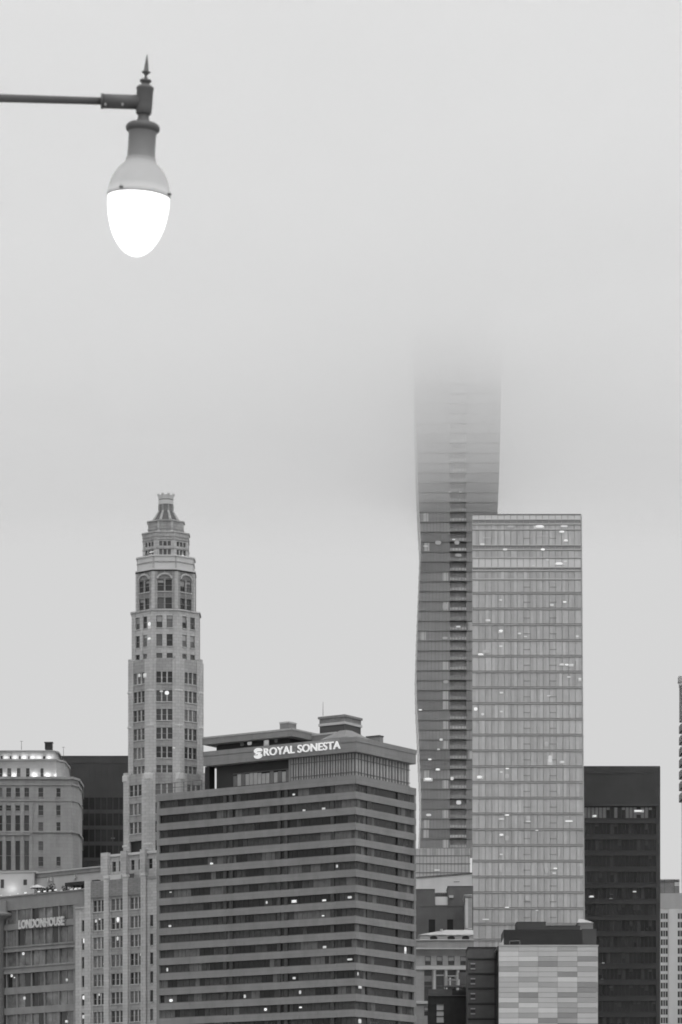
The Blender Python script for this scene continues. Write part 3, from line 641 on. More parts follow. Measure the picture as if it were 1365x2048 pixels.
# ------------------------------------------------------------------ floodlit limestone building and dark slab, left background
def limestone():
    D = 905.0; s = D / FPX
    t = thing('limestone_building', 'old limestone building with rounded corner and floodlit top storeys', 'building', P(60, 0, D).xy)
    def z(y): return Zy(y, D)
    def X(x): return (x - CX) * s
    def body(xl, x0, x1, dep, Y0, cut):
        k = lambda x, d: ((x - CX) * (Y0 + d) / FPX, Y0 + d)
        return [k(xl, 0), k(x0, 0), k(x0 + (x1 - x0) * .6, cut * .22), k(x1 - 1, cut), k(x1 - .5, dep), k(xl, dep)]
    w = MB(); c = MB(); caps = MB()
    def block(xl, x0, x1, Y0, cut, y0, y1, cols, m):
        p = body(xl, x0, x1, 40, Y0, cut); c.prism(inset(p, .6), z(y1), z(y0) - .4, M['dark'])
        F = Face(p[0], p[1]); zs = sorted({r for cc in cols for r in cc[2]})
        x = 0.0
        for a_, b_, rws in cols:
            ua, ub = F.u(a_), F.u(b_)
            if ua > x: w.fbox(F, x, ua, z(y1), z(y0), -.55, 0, m)
            zz_ = z(y1)
            for (ya, yb) in sorted(rws, key=lambda r: -r[1]):
                w.fbox(F, ua, ub, zz_, z(yb), -.55, -.05, m); zz_ = z(ya)
                window(t, F, ua, ub, z(yb), z(ya), -.4, 1, True, M['glass'] if random.random() < .7 else M['glassm'], m, True)
            w.fbox(F, ua, ub, zz_, z(y0), -.55, -.05, m); x = ub
        w.fbox(F, x, F.L, z(y1), z(y0), -.55, 0, m)
        for i in range(1, 5):
            G = Face(p[i], p[i + 1]); w.fbox(G, 0, G.L, z(y1), z(y0), -.5, 0, m)
        w.prism(inset(p, .3), z(y0) - .35, z(y0) - .01, m)
        return F, p
    # main block
    T1 = [(1576, 1594)]; TL = T1 + [(1611, 1622), (1631, 1664), (1682, 1741)]; SM = T1 + [(1611, 1631), (1645, 1664), (1683, 1701), (1714, 1733)]
    F, p = block(-90, 143, 165, D, 16, 1559, 1990, [(-40, -31, TL), (-22, -13, TL), (-4, 4.5, TL), (12.5, 22, TL), (31, 40, TL), (49, 58, TL), (77, 86.5, SM), (113, 121, [(1577, 1594), (1611, 1631), (1645, 1662), (1714, 1732)])], M['stone'])
    for y, o_, hh in ((1559, .45, .55), (1571, .25, .3), (1603, .2, .35), (1666, .35, .4)): caps.prism(inset(p, -o_), z(y), z(y) + hh, M['stone'])
    caps.fbox(F, F.u(-90), F.u(62), z(1671), z(1667), .36, .5, M['stone'])
    for x in (8.5, 26.5, 44.5, 62): caps.fbox(F, F.u(x) - .35, F.u(x) + .35, z(1741), z(1606), .002, .28, M['stone'])
    # lit tiers
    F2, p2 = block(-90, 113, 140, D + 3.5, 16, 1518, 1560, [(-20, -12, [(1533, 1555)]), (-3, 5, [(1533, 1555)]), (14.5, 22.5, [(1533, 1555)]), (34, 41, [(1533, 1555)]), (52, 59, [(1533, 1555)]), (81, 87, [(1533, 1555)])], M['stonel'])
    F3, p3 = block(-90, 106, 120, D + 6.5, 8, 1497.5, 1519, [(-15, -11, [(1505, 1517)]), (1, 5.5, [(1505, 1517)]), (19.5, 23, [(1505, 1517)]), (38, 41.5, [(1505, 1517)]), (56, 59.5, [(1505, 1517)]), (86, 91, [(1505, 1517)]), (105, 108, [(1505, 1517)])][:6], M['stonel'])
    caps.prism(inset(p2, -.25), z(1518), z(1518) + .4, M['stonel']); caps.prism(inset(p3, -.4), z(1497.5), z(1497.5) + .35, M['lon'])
    w.build('wall', t); c.build('core', t); caps.build_each('cornice', t)
    mb = MB(); q = P(98, 1496, D + 14); mb.prism([(q.x - .95, q.y), (q.x + .75, q.y), (q.x + .75, q.y + 2), (q.x - .95, q.y + 2)], q.z - .3, Zy(1485.5, D + 14), M['louvre']); mb.prism([(q.x - 1.1, q.y - .1), (q.x + .9, q.y - .1), (q.x + .9, q.y + 2.1), (q.x - 1.1, q.y + 2.1)], Zy(1485.4, D + 14), Zy(1484, D + 14), M['mast']); mb.build('plant_box', t)
    for x, ya, DD in ((43, 1482, 918), (127, 1494, 915)):
        mb = MB(); mb.tube(P(x, 1500 if x < 100 else 1520, DD), P(x, ya, DD), .06, .04, M['mast'], 6); mb.tube(P(x - 3, ya + 1, DD), P(x + 3, ya + 1, DD), .04, .04, M['mast'], 6); mb.build('antenna', t)
    def flood(F, x, y, e, n=.55):
        L = bpy.data.lights.new('floodlight', 'POINT'); L.energy = e; L.shadow_soft_size = .12
        o = bpy.data.objects.new('floodlight', L); COL.objects.link(o); o.parent = t; u, zz_ = F.at(x, y); o.location = F.pt(u, zz_, n) - t.location
    for x in (12, 30, 48, 65, 78, 98, 114): flood(F3, x, 1516, 34)
    for x, e in ((9, 70), (28, 120), (69, 170), (95, 150), (112, 80), (138, 110)): flood(F2, x, 1551, e * .36)
limestone()
def slab():
    D = 960.0; F = pxface(118, D, 262, D)
    t = thing('dark_office_slab', 'dark grey office slab rising behind the rounded limestone building', 'office block', F.pt(F.L / 2, 0))
    def z(y): return Zy(y, D)
    mb = MB(); mb.prism(rectpoly(F, 0, F.L, 30), 0, z(1514), M['blk'])
    mb.fbox(F, -.1, F.L + .1, z(1514) + .002, z(1512), -30, .15, M['blk']); mb.fbox(F, 0, F.L, z(1527), z(1515), .002, .12, M['blk2'])
    for y in (1588, 1620, 1652, 1684, 1716, 1748, 1780): mb.fbox(F, 0, F.L, z(y + 7.5), z(y), .002, .12, M['blk2'])
    for k in range(13): u = F.L * k / 12; mb.fbox(F, u - .09, u + .09, z(1800), z(1528), .121, .2, M['blk2'])
    mb.build('wall', t)
    for y in (1595.5, 1627.5, 1659.5, 1691.5):
        for k in range(4): mb = MB(); mb.fbox(F, F.L * k / 4 + .12, F.L * (k + 1) / 4 - .12, z(y + 24), z(y), .002, .04, M['blkg']); mb.build('window', t)
    lamp_on(t, F, 226, 1677, 10, 4, .1, 'blkl')
slab()

# ------------------------------------------------------------------ wavy tower lost in the cloud
def wavy():
    D = 1200.0; s = D / FPX
    t = thing('wavy_glass_tower', 'very tall dark glass tower with wavy edges vanishing into low cloud', 'skyscraper', P(918, 0, D).xy)
    def z(y): return Zy(y, D)
    def X(x): return (x - CX) * s
    prof = [(440, 841, 1006), (560, 833, 1007), (700, 830, 1004), (850, 833, 1001.5), (950, 836, 999), (1030, 839.5, 995.5), (1088, 843, 992), (1140, 841, 994), (1200, 838.5, 997), (1260, 836, 999), (1345, 833.5, 1001), (1400, 834.5, 1000), (1470, 838, 996), (1530, 840.5, 994), (1590, 843, 992), (1640, 842.5, 993), (1697, 840, 995), (2600, 838, 996)]
    def at(y):
        for a_, b_ in zip(prof, prof[1:]):
            if a_[0] <= y <= b_[0]: k = (y - a_[0]) / (b_[0] - a_[0]); return a_[1] + (b_[1] - a_[1]) * k, a_[2] + (b_[2] - a_[2]) * k
        return prof[-1][1:]
    b0, b1 = 900.5, 933.5
    def sect(y, n=0.0): xl, xr = at(y); return [(X(xl) - n, D - n), (X(xr) + n, D - n), (X(xr) + n + 1, D + 30), (X(xl) - n - 1, D + 30)]
    w = MB(); sl_ = MB()
    ys = [1697 - 19.8 * k for k in range(0, 64)]
    def wprism(mb, xa0, xb0, xa1, xb1, yb, yt, Y0, Y1, m):
        lo = [(X(xa0), Y0), (X(xb0), Y0), (X(xb0), Y1), (X(xa0), Y1)]; hi = [(X(xa1), Y0), (X(xb1), Y0), (X(xb1), Y1), (X(xa1), Y1)]
        mb.prism(lo, z(yb), z(yt), m, hi)
    core = MB()
    k_ = 0
    for i, yb in enumerate(ys):
        yt = yb - 19.8
        l0, r0 = at(yb); l1, r1 = at(yt)
        body = MB()
        wprism(body, l0, b0, l1, b0, yb, yt + 1.3, D, D + 30, M['sr']); wprism(body, b1, r0, b1, r1, yb, yt + 1.3, D, D + 30, M['sr'])
        body.fbox(Face((X(b0), D + 1.3), (X(b1), D + 1.3)), 0, X(b1) - X(b0), z(yb), z(yt + 1.3), -20, 0, M['srb'])
        if yb > 1010 and (i % 3 == 0 or random.random() < .35):      # drawn curtains in one bay
            xx = random.choice((l0 + 6, 886, 886, 886, 938)); F = Face((X(xx), D), (X(xx + 11), D)); body.fbox(F, 0, 8 * s if xx > 930 else 11 * s, z(yb - 1), z(yt + 2.5), .01, .03, M['srp'])
        for xm in [l0 + (b0 - l0) * q / 9 for q in range(1, 9)] + [b1 + (r0 - b1) * q / 10 for q in range(1, 10)]:
            body.prism([(X(xm) - .06, D - .05), (X(xm) + .06, D - .05), (X(xm) + .06, D + .01), (X(xm) - .06, D + .01)], z(yb), z(yt + 1.3), M['srl'])
        body.build('window', t)
        # slab edges
        wprism(sl_, l1 - .4, r1 + .4, l1 - .4, r1 + .4, yt + 1.298, yt + .002, D - .25, D + 30.2, M['srl'])
        # balcony slab and balustrade
        sl_.fbox(Face((X(b0), D), (X(b1), D)), 0, X(b1) - X(b0), z(yb + 1.2), z(yb - 1.6), -1.28, .25, M['srl'])
        bal = MB(); FB = Face((X(b0), D + .1), (X(b1), D + .1)); Lb = FB.L
        bal.fbox(FB, 0, Lb, z(yb - 7.5), z(yb - 7.0), -.03, .03, M['srl']); bal.fbox(FB, 0, Lb, z(yb - 1.6), z(yb - 7.0), -.01, .01, M['srb'])
        for q in (0, .12, .3, .5, .7, .88, 1): bal.fbox(FB, Lb * q - .07, Lb * q + .07, z(yb - 1.5), z(yb - 16 if q in (.12, .88) else yb - 8), -.06, .06, M['srl'])
        bal.build('balcony', t)
    sl_.prism(sect(440, -.5), z(440) - .2, z(438), M['srl'])
    sl_.build('floor_slab', t)
    # glazed podium block, nearer
    F = pxface(833, 1150, 941, 1150); pb = MB(); D2 = 1150.0
    for i, (ya, yb) in enumerate(((1697.5, 1711), (1713, 1727), (1729, 1745), (1747, 1990))):
        pb.prism(rectpoly(F, 0, F.L, 40), Zy(yb, D2), Zy(ya, D2), M['srp']); pb.prism(rectpoly(F, -.05, F.L + .05, 40.1, .1), Zy(yb + 2, D2) + .002, Zy(yb, D2) - .002, M['srl'])
        for x in range(840, 940, 7): u = F.u(x); pb.fbox(F, u - .07, u + .07, Zy(yb, D2), Zy(ya, D2), .002, .06, M['sr'])
    for x in (845, 864, 911, 930): u = F.u(x); pb.fbox(F, u, u + 1.3, Zy(1711, D2), Zy(1698, D2), .06, .09, M['blind'])
    pb.build('podium', t)
    F1 = pxface(833, D, 1000, D)
    for vx, vy, w_, h_, m in ((400, 1020, 7, 2, 'litd'), (325, 1022, 6, 2, 'litd'), (352, 1362, 8, 3, 'litd'), (240, 1385, 14, 10, 'srp'), (150, 1410, 12, 2, 'litd'), (375, 1385, 12, 10, 'srp'), (385, 1475, 15, 7, 'srp'), (290, 1845, 12, 14, 'srp')):
        lamp_on(t, F1, 810 + vx / 3.592, 700 + vy / 3.592, w_, h_, .3, m)
    for vx, vy, w_, h_, m in ((385, 193, 11, 4, 'litd'), (112, 791, 8, 3, 'lit'), (262, 1005, 8, 6, 'litd'), (243, 1075, 7, 4, 'litd'), (180, 1147, 8, 4, 'lit'), (237, 1218, 8, 4, 'lit'), (168, 1287, 14, 5, 'lit'), (388, 1365 + 92, 12, 10, 'litd'), (340, 1285, 8, 9, 'litd'), (295, 590, 12, 8, 'srp'), (290, 275, 12, 6, 'srp')):
        lamp_on(t, F1, 810 + vx / 3.592, 1200 + vy / 3.592, w_, h_, .3, m)
    for vx, vy, w_, h_, m in ((387, 378, 10, 6, 'lit'), (172, 469, 12, 6, 'litd'), (232, 865, 14, 3, 'litd')): lamp_on(t, F1 if vy < 700 else F.off(.2), 810 + vx / 3.592, 1500 + vy / 3.592, w_, h_, .3, m)
wavy()

# ------------------------------------------------------------------ pale glass tower
def glass_tower():
    D = 950.0; F = pxface(945.5, D, 1165.5, D); s = D / FPX
    t = thing('glass_tower', 'flat pale grey glass tower with thin double floor lines in front of the wavy tower', 'skyscraper', F.pt(F.L / 2, 0))
    def z(y): return Zy(y, D)
    # leaning edges: a little narrower towards the top
    def xr(y): return 1162.2 + (y - 1029) * 5.8 / 820
    lines = [1114.8, 1134.3, 1141, 1158, 1186.4] + [1217.8 + 31.55 * k for k in range(23)]
    fl = [(1029.5, 1039, 'tgp', 0), (1039, 1048, 'tgc', 0), (1048, 1058.5, 'tg0', 0), (1058.5, 1090, 'tg0', 1), (1090, 1099, 'tgc', 0), (1099, 1115, 'tg0', 1), (1115, 1134.5, 'tgp', 1), (1134.5, 1141, 'tgc', 0), (1141, 1158, 'tg0', 1), (1158, 1186.4, 'tg0', 1)]
    y = 1186.4
    while y < 2000: y2 = 1217.8 if y < 1200 else y + 31.55; fl.append((y, y2, 'tg0', 1)); y = y2
    core = MB(); core.prism([tuple(F.pt(u_, 0, k_).xy) for u_, k_ in ((.3, -.4), (F.u(xr(1029)) - .1, -.4), (F.u(xr(1029)) - .1, -30), (1.9, -30))], 0, z(1031), M['tgs']); core.build('core', t)
    w = MB(); n = 17
    cols = [random.choice(('tg0', 'tg0', 'tg0', 'tg1', 'tg2')) for _ in range(2 * n)]; cols[0] = 'tg1'; cols[1] = 'tg1'
    for (ya, yb, base, pan) in fl:
        e = F.u(xr((ya + yb) / 2)); mb = MB()
        for k in range(2 * n):
            u0, u1 = e * k / (2 * n), e * (k + 1) / (2 * n); m = base
            if base == 'tg0': m = cols[k] if random.random() < .6 else random.choice(('tg0', 'tg0', 'tg1', 'tg2'))
            if base == 'tg0' and pan and random.random() < .018: m = 'tgl'
            mb.fbox(F, u0 + (.06 if k % 2 == 0 else .0), u1 - (.0 if k % 2 == 0 else .06), z(yb) + .1, z(ya) - .1, -.35, .0 + .01 * (k % 2), M[m])
            if k % 2 == 0: mb.fbox(F, u0 - .035, u0 + .035, z(yb) + .1, z(ya) - .1, -.2, .1, M['tgm'])
        if pan and yb - ya > 25:
            for xx in (1054.5, 1107): ux, uz = F.at(xx, ya + (yb - ya) * .58); mb.fbox(F, ux - .8, ux + .8, uz - .07, uz + .07, .1, .13, M['tgs'])
        mb.build('window', t)
        for q in ((0, 3.2) if yb > 1186 else (0,)):
            w.fbox(F, -.05, e + .05, z(yb + 1.6 - q) - .07, z(yb + 1.6 - q) + .09, -.3, .16, M['tgs'])
        w.fbox(F, 0, e, z(yb) - .1, z(yb) + .1, -.3, .05, M['tg1'])
        w.fbox(F.off(0), e, e + .3, z(yb), z(ya), -30, -.02, M['tg2']); w.prism([tuple(F.pt(u_, 0, k_).xy) for u_, k_ in ((-.05, -.36), (.28, -.36), (1.8, -30), (1.45, -30))], z(yb), z(ya), M['tg1'])
    w.prism([tuple(F.pt(u_, 0, k_).xy) for u_, k_ in ((-.1, .12), (F.u(xr(1029)) + .1, .12), (F.u(xr(1029)) + .1, -30), (1.4, -30))], z(1029.5), z(1028), M['tgs'])
    w.build('floor_slab', t)
    o1 = lambda vx, vy, w_, h_, m='lit': lamp_on(t, F, 810 + vx / 3.592, 700 + vy / 3.592, w_, h_, .2, m)
    for a_ in ((970, 1267, 19, 5), (1146, 1267, 18, 5), (1130, 1305, 11, 4), (1158, 1368, 8, 4), (558, 1397, 11, 5), (721, 1434, 11, 5), (993, 1434, 10, 5), (1110, 1535, 16, 5), (1155, 1520, 8, 4, 'litd'), (1025, 1508, 8, 4, 'litd'), (925, 1550, 7, 2, 'litd'), (690, 1797, 7, 4, 'litd'), (1150, 1810, 8, 3), (1058, 1833, 9, 5, 'litd'), (760, 1270, 16, 6, 'tgl'), (990, 1338, 30, 2, 'tgl'), (590, 1350, 20, 2, 'tgl')): o1(*a_)
    o2 = lambda vx, vy, w_, h_, m='lit': lamp_on(t, F, 810 + vx / 3.592, 1200 + vy / 3.592, w_, h_, .2, m)
    for a_ in ((600, 145, 10, 4), (692, 222, 8, 5), (692, 333, 8, 4), (545, 391, 11, 4), (585, 372, 16, 8, 'tgl'), (868, 264, 8, 3, 'litd'), (825, 242, 8, 5, 'litd'), (1240, 262, 7, 5, 'litd'), (1130, 463, 9, 4), (1165, 466, 8, 4), (1200, 466, 9, 4), (1180, 554, 8, 3), (1260, 568, 6, 5), (694, 667, 8, 4), (1035, 690, 9, 3, 'litd'), (510, 785, 8, 8), (560, 822, 7, 6, 'litd'), (695, 803, 7, 4, 'litd'), (1018, 1037, 9, 13, 'tgl'), (1045, 1155, 8, 9), (1045, 1135, 9, 12, 'litd'), (1133, 1164, 8, 5), (737, 1213, 8, 3), (694, 1238, 7, 4, 'litd'), (537, 1273, 11, 6)): o2(*a_)
    o3 = lambda vx, vy, w_, h_, m='lit': lamp_on(t, F, 810 + vx / 3.592, 1500 + vy / 3.592, w_, h_, .2, m)
    for a_ in ((735, 190, 10, 12, 'tgl'), (737, 469, 9, 3), (694, 497, 8, 4), (888, 490, 10, 12, 'tgl'), (888, 515, 12, 4, 'litd'), (1180, 513, 19, 3), (950, 580, 8, 3, 'litd'), (694, 610, 8, 4), (735, 635, 9, 13, 'tgl'), (694, 752, 8, 4, 'litd'), (1020, 866, 8, 15, 'tgl'), (1083, 853, 9, 3), (1075, 887, 9, 4, 'litd'), (880, 1065, 9, 13, 'tgl'), (735, 1133, 9, 2), (950, 1155, 7, 2), (582, 1219, 17, 3), (1110, 290, 5, 20, 'tgl'), (1110, 740, 5, 20, 'tgl'), (690, 850, 7, 22, 'tgl'), (1250, 740, 5, 20, 'tgl')): o3(*a_)
glass_tower()

# ------------------------------------------------------------------ black tower, right
def black_tower():
    D = 1000.0; F = pxface(1160, D, 1321, D)
    t = thing('black_tower', 'plain black office tower with one row of blinds near its top', 'office tower', F.pt(F.L / 2, 0))
    def z(y): return Zy(y, D)
    w = MB(); core = MB(); core.prism(rectpoly(F, .3, F.L - .3, 34, -.4), 0, z(1536), M['dark'])
    w.fbox(F, 0, F.L, z(1613), z(1532.5), -.5, 0, M['blk']); w.fbox(F, -.02, F.L + .02, z(1548), z(1534), .002, .1, M['blk2']); w.fbox(F, 0, F.L, z(1613), z(1607), .002, .1, M['blk2'])
    G = Face(F.pt(F.L, 0), F.pt(F.L, 0, -34)); w.fbox(G, 0, G.L, 0, z(1534.5), -.5, 0, M['blk'])
    w.prism(rectpoly(F, 0, F.L - .05, 34, -.05), z(1536), z(1532.2) - .02, M['blk'])
    w.fbox(F, F.L - 1.0, F.L + .05, 0, z(1534), -.4, .12, M['blk2'])
    rowy = [1615 + 32.3 * k for k in range(28)]
    for k, y in enumerate(rowy):
        ya, yb = y, y + 21.5
        if k > 13: break
        w.fbox(F, 0, F.L, z(yb + 10.8), z(yb), -.5, 0, M['blk2']); w.fbox(F, 0, F.L - 1.0, z(yb + 1.4), z(yb), .002, .15, M['blk']); w.fbox(F, 0, F.L - 1.0, z(yb + 10.8), z(yb + 9.6), .002, .15, M['blk'])
        nb = 5
        for b in range(nb):
            mb = MB(); ua, ub = (F.L - 1.0) * b / nb, (F.L - 1.0) * (b + 1) / nb
            for q in range(4):
                u0, u1 = ua + (ub - ua) * q / 4, ua + (ub - ua) * (q + 1) / 4
                m = M['blkg'] if random.random() < .9 else M['dark']
                mb.fbox(F, u0 + .05, u1 - .05, z(yb), z(ya), -.4, -.3, m)
                if k == 0:
                    r = random.random()
                    if r < .45: mb.fbox(F, u0 + .1, u1 - .1, z(yb), z(ya), -.29, -.25, M['blkl'])
                    elif r < .75: mb.fbox(F, u0 + .1, u1 - .1, z(ya + 5), z(ya), -.29, -.25, M['blkl'])
                    else: mb.fbox(F, u0 + .1, u1 - .1, z(yb), z(ya + 2), -.29, -.25, M['dark'])
                elif random.random() < .25: mb.fbox(F, u0 + .1, u1 - .1, z(ya + random.choice((6, 12, 21))), z(ya), -.29, -.25, M['blk2'])
                mb.fbox(F, u0 - .04, u0 + .04, z(yb), z(ya), -.4, -.2, M['blk'])
            mb.build('window', t)
    w.fbox(F, 0, F.L, 0, z(rowy[13] + 32.4), -.5, 0, M['blk'])
    w.build('wall', t); core.build('core', t)
    k5 = 5.564
    for x, y, w_, h_, m in ((1190.5, 1632, 8, 4, 'lit'), (1277, 1622, 18, 4, 'lit'), (1277, 1628, 16, 4, 'blkl'), (1140 + 247 / k5, 1680 + 630 / k5, 9, 3.5, 'lit'), (1140 + 723 / k5, 1680 + 578 / k5, 9, 3.5, 'lit'), (1140 + 460 / k5, 1680 + 656 / k5, 8, 2, 'litd'), (1140 + 465 / k5, 1680 + 608 / k5, 8, 1.5, 'blkl'), (1140 + 375 / k5, 1680 + 1373 / k5, 7, 2, 'litd'), (1140 + 460 / k5, 1680 + 1640 / k5, 9, 2, 'blkl'), (1140 + 362 / k5, 1680 + 1552 / k5, 7, 2, 'blkl')): lamp_on(t, F, x, y, w_, h_, .1, m)
black_tower()

# ------------------------------------------------------------------ pale block and balcony tower at the right edge
def right_side():
    D = 1060.0; F = pxface(1312, D, 1420, D)
    t = thing('pale_apartment_block', 'white apartment block with columns of dark windows beside the black tower', 'apartment block', F.pt(F.L / 2, 0))
    def z(y): return Zy(y, D)
    us = [(F.u(a_), F.u(b_)) for a_, b_ in ((1322.5, 1336.5), (1356.5, 1371), (1390, 1404))]
    rr = [(z(y + 11.5), z(y)) for y in [1827 + 17.4 * k for k in range(16)]]
    w = MB(); ring(F, us, rr, 0, F.L, z(2120), z(1818), .6, w, M['pale'])
    w.fbox(F, 0, F.L, z(1818) + .002, z(1787), -.6, .1, M['pale2']); w.fbox(F, 0, F.L, 0, z(2120), -.6, 0, M['pale']); w.prism(rectpoly(F, .4, F.L - .4, 25, -.3), z(1788.5), z(1787) - .02, M['pale2'])
    w.fbox(F, F.u(1338), F.u(1355.5), z(2120), z(1819), .002, .35, M['pale'])
    w.build('wall', t); c = MB(); c.prism(rectpoly(F, .2, F.L - .2, 25, -.62), 0, z(1790), M['dark']); c.build('core', t)
    for (a_, b_) in us:
        for (c_, e_) in rr: window(t, F, a_, b_, c_, e_, -.3, 3, False, M['glass'], M['pale2'], False)
    mb = MB(); G = F.off(-4); mb.prism(rectpoly(G, G.u(1315), G.u(1360), 10), z(1788), z(1756), M['pale2']); mb.fbox(G, G.u(1316), G.u(1359), z(1785), z(1761), .002, .1, M['panel'])
    for y in (1759, 1761.5, 1786): mb.fbox(G, G.u(1315), G.u(1360.3), z(y), z(y - 1), .101, .25, M['mast'])
    for x in (1329, 1349): mb.fbox(G, G.u(x), G.u(x) + .15, z(1786), z(1757), .102, .2, M['mast'])
    for y in (1764, 1768): mb.fbox(G, G.u(1350), G.u(1359), z(y + 1.3), z(y - 1.3), .103, .3, M['pale'])
    mb.build('roof_plant', t)
    D = 1150.0; F = pxface(1364.2, D, 1480, D)
    t = thing('balcony_tower', 'slim concrete tower with stacked balconies cut off by the right picture edge', 'apartment tower', F.pt(F.L / 2, 0))
    def z(y): return Zy(y, D)
    mb = MB(); mb.prism([tuple(F.pt(u_, 0, k_).xy) for u_, k_ in ((0, 0), (F.L, 0), (F.L, -25), (2.4, -25))], 0, z(1364), M['pale2']); mb.prism(rectpoly(F, F.u(1358.5), F.L, 4, .3), z(1364) + .002, z(1352.5), M['pale2']); mb.prism(rectpoly(F, F.u(1360.8), F.L, 4, .2), z(1372), z(1364), M['pale2'])
    mb.prism(rectpoly(F, F.u(1361.8), 3, 4, .1), z(1442), z(1372.2), M['panel']); mb.build('wall', t)
    for k in range(7):
        y = 1449 + 23 * k; b = MB(); b.prism(rectpoly(F, F.u(1361.6), 6, 6, 1.2), z(y + 15), z(y + 12.5), M['dark']); b.prism(rectpoly(F, F.u(1361.6), 6, 6, 1.2), z(y + 12.4), z(y), M['panel']); b.build('balcony', t)
right_side()

# ------------------------------------------------------------------ the small roofs in the gap and the tiled block
def gap():
    # pale sloping wall behind the notched block
    F = pxface(828, 1010, 950, 1003); t = thing('pale_podium', 'blank pale concrete wall with a sloping top edge below the wavy tower', 'building', F.pt(F.L / 2, 0))
    mb = MB(); u0, z0 = F.at(828, 1758); u1, z1 = F.at(950, 1748.5)
    mb.add([F.pt(u0, 0), F.pt(u1, 0), F.pt(u1, z1), F.pt(u0, z0), F.pt(u0, 0, -20), F.pt(u1, 0, -20), F.pt(u1, z1, -20), F.pt(u0, z0, -20)], [(0, 1, 2, 3), (5, 4, 7, 6), (3, 2, 6, 7), (1, 5, 6, 2), (4, 0, 3, 7), (4, 5, 1, 0)], M['palew']); mb.build('wall', t)
    mb = MB(); mb.add([F.pt(u0, z0 + .002, .2), F.pt(u1, z1 + .002, .2), F.pt(u1, z1 + .4, .2), F.pt(u0, z0 + .4, .2), F.pt(u0, z0 + .002, -20), F.pt(u1, z1 + .002, -20), F.pt(u1, z1 + .4, -20), F.pt(u0, z0 + .4, -20)], [(0, 1, 2, 3), (5, 4, 7, 6), (3, 2, 6, 7), (1, 5, 6, 2), (4, 0, 3, 7), (4, 5, 1, 0)], M['panel'])
    u, z = F.at(914, 1764); mb.fbox(F, u - .8, u + .8, z - .1, z + .1, .002, .1, M['pale2']); mb.build('coping', t)
    # notched brick block
    D = 925.0; F = pxface(826, D, 947, D); t = thing('notched_brick_building', 'dark blank brick building with a notch in its roofline', 'building', F.pt(F.L / 2, 0))
    def z(y): return Zy(y, D)
    w = MB(); ua, ub = F.u(870.5), F.u(896.5)
    ring(F, [(F.u(858), F.u(871)), (F.u(895), F.u(907))], [(z(1900), z(1839.5))], 0, F.L, z(1990), z(1814), .6, w, M['brick']); w.fbox(F, 0, F.L, 0, z(1990) - .002, -.6, 0, M['brick'])
    w.fbox(F, 0, ua, z(1814), z(1779.5), -12, 0, M['brick']); w.fbox(F, ub, F.L, z(1814), z(1773.5), -12, 0, M['brick']); w.fbox(F, 0, F.L, z(1813.5), z(1814.5) + .3, .002, .06, M['brick'])
    w.fbox(F, ua, ub, z(1814), z(1808), -12, -1, M['brick']); w.fbox(F, ub - .1, F.L, z(1773.5) + .002, z(1772.6), -12, .15, M['louvre2']); w.fbox(F, 0, ua, z(1779.5) + .002, z(1778.7), -12, .15, M['louvre2'])
    w.build('wall', t); c = MB(); c.prism(rectpoly(F, .2, F.L - .2, 12, -.61), 0, z(1816), M['dark']); c.build('core', t)
    mb = MB(); mb.fbox(F, ua + .1, ub - .05, z(1810.5), z(1793.5), -2.5, -.6, M['pale']); mb.fbox(F, ua + .1, ub - .05, z(1812), z(1810.5) - .002, -2.6, -.5, M['louvre2']); mb.build('plant_box', t)
    mb = MB(); mb.fbox(F, ua, ub, z(1786), z(1785), -1.5, -1.3, M['mast'])
    for k in range(7): u = ua + (ub - ua) * k / 6; mb.fbox(F, u - .06, u + .06, z(1793.4), z(1786), -1.5, -1.35, M['mast'])
    mb.fbox(F, ua, ub, z(1793), z(1786), -1.9, -1.8, M['brick']); mb.build('railing', t)
    u, zz = F.at(903, 1794); mb = MB(); mb.fbox(F, u - .5, u + .5, zz - .3, zz + .3, .002, .5, M['pale2']); mb.build('wall_lamp', t)
    window(t, F, F.u(858), F.u(871), z(1900), z(1839.5), -.3, 1, False, M['dark'], M['brick'], False); window(t, F, F.u(895), F.u(907), z(1900), z(1839.5), -.3, 1, False, M['dark'], M['brick'], False)
    # narrow stone building beside the glass tower
    D = 912.0; F = pxface(931.5, D, 968, D); t = thing('narrow_stone_building', 'narrow pale stone building end squeezed beside the glass tower foot', 'building', F.pt(F.L / 2, 0))
    mb = MB(); mb.prism(rectpoly(F, .1, F.u(945), 12), 0, Zy(1796, D), M['stonel'])
    for y, h_, o in ((1790, 1.6, .35), (1793.2, 1.2, .15), (1857, 2, .2)): mb.prism(rectpoly(F, .1 - o, F.u(945), 12, o), Zy(y + h_, D), Zy(y, D), M['trim'])
    mb.fbox(F, .1 - .12, .6, 0, Zy(1797, D), .002, .2, M['trim']); mb.build('wall', t)
    # ornate corniced building
    D = 875.0; F = pxface(832.5, D, 948, D); t = thing('corniced_stone_building', 'ornate pale stone building with dentilled cornice and white hipped roof', 'building', F.pt(F.L / 2, 0))
    def z(y): return Zy(y, D)
    cols = [(850.5, 862.5), (874, 886), (897, 909.5), (921, 934)]; us = [(F.u(a_), F.u(b_)) for a_, b_ in cols]; tall = [(849, 864.5), (873, 888.5), (896, 912.5), (920, 936)]; ut = [(F.u(a_), F.u(b_)) for a_, b_ in tall]
    w = MB(); ring(F, us, [(z(1931), z(1913))], 0, F.L, z(1933), z(1895), .6, w, M['stonel']); ring(F, ut, [(z(2004), z(1941))], 0, F.L, z(2006), z(1933) - .002, .6, w, M['stonel'])
    ring(F, ut, [(z(2032), z(2014))], 0, F.L, z(2075), z(2006) - .002, .6, w, M['stonel']); w.fbox(F, 0, F.L, 0, z(2075) - .002, -.6, 0, M['stonel'])
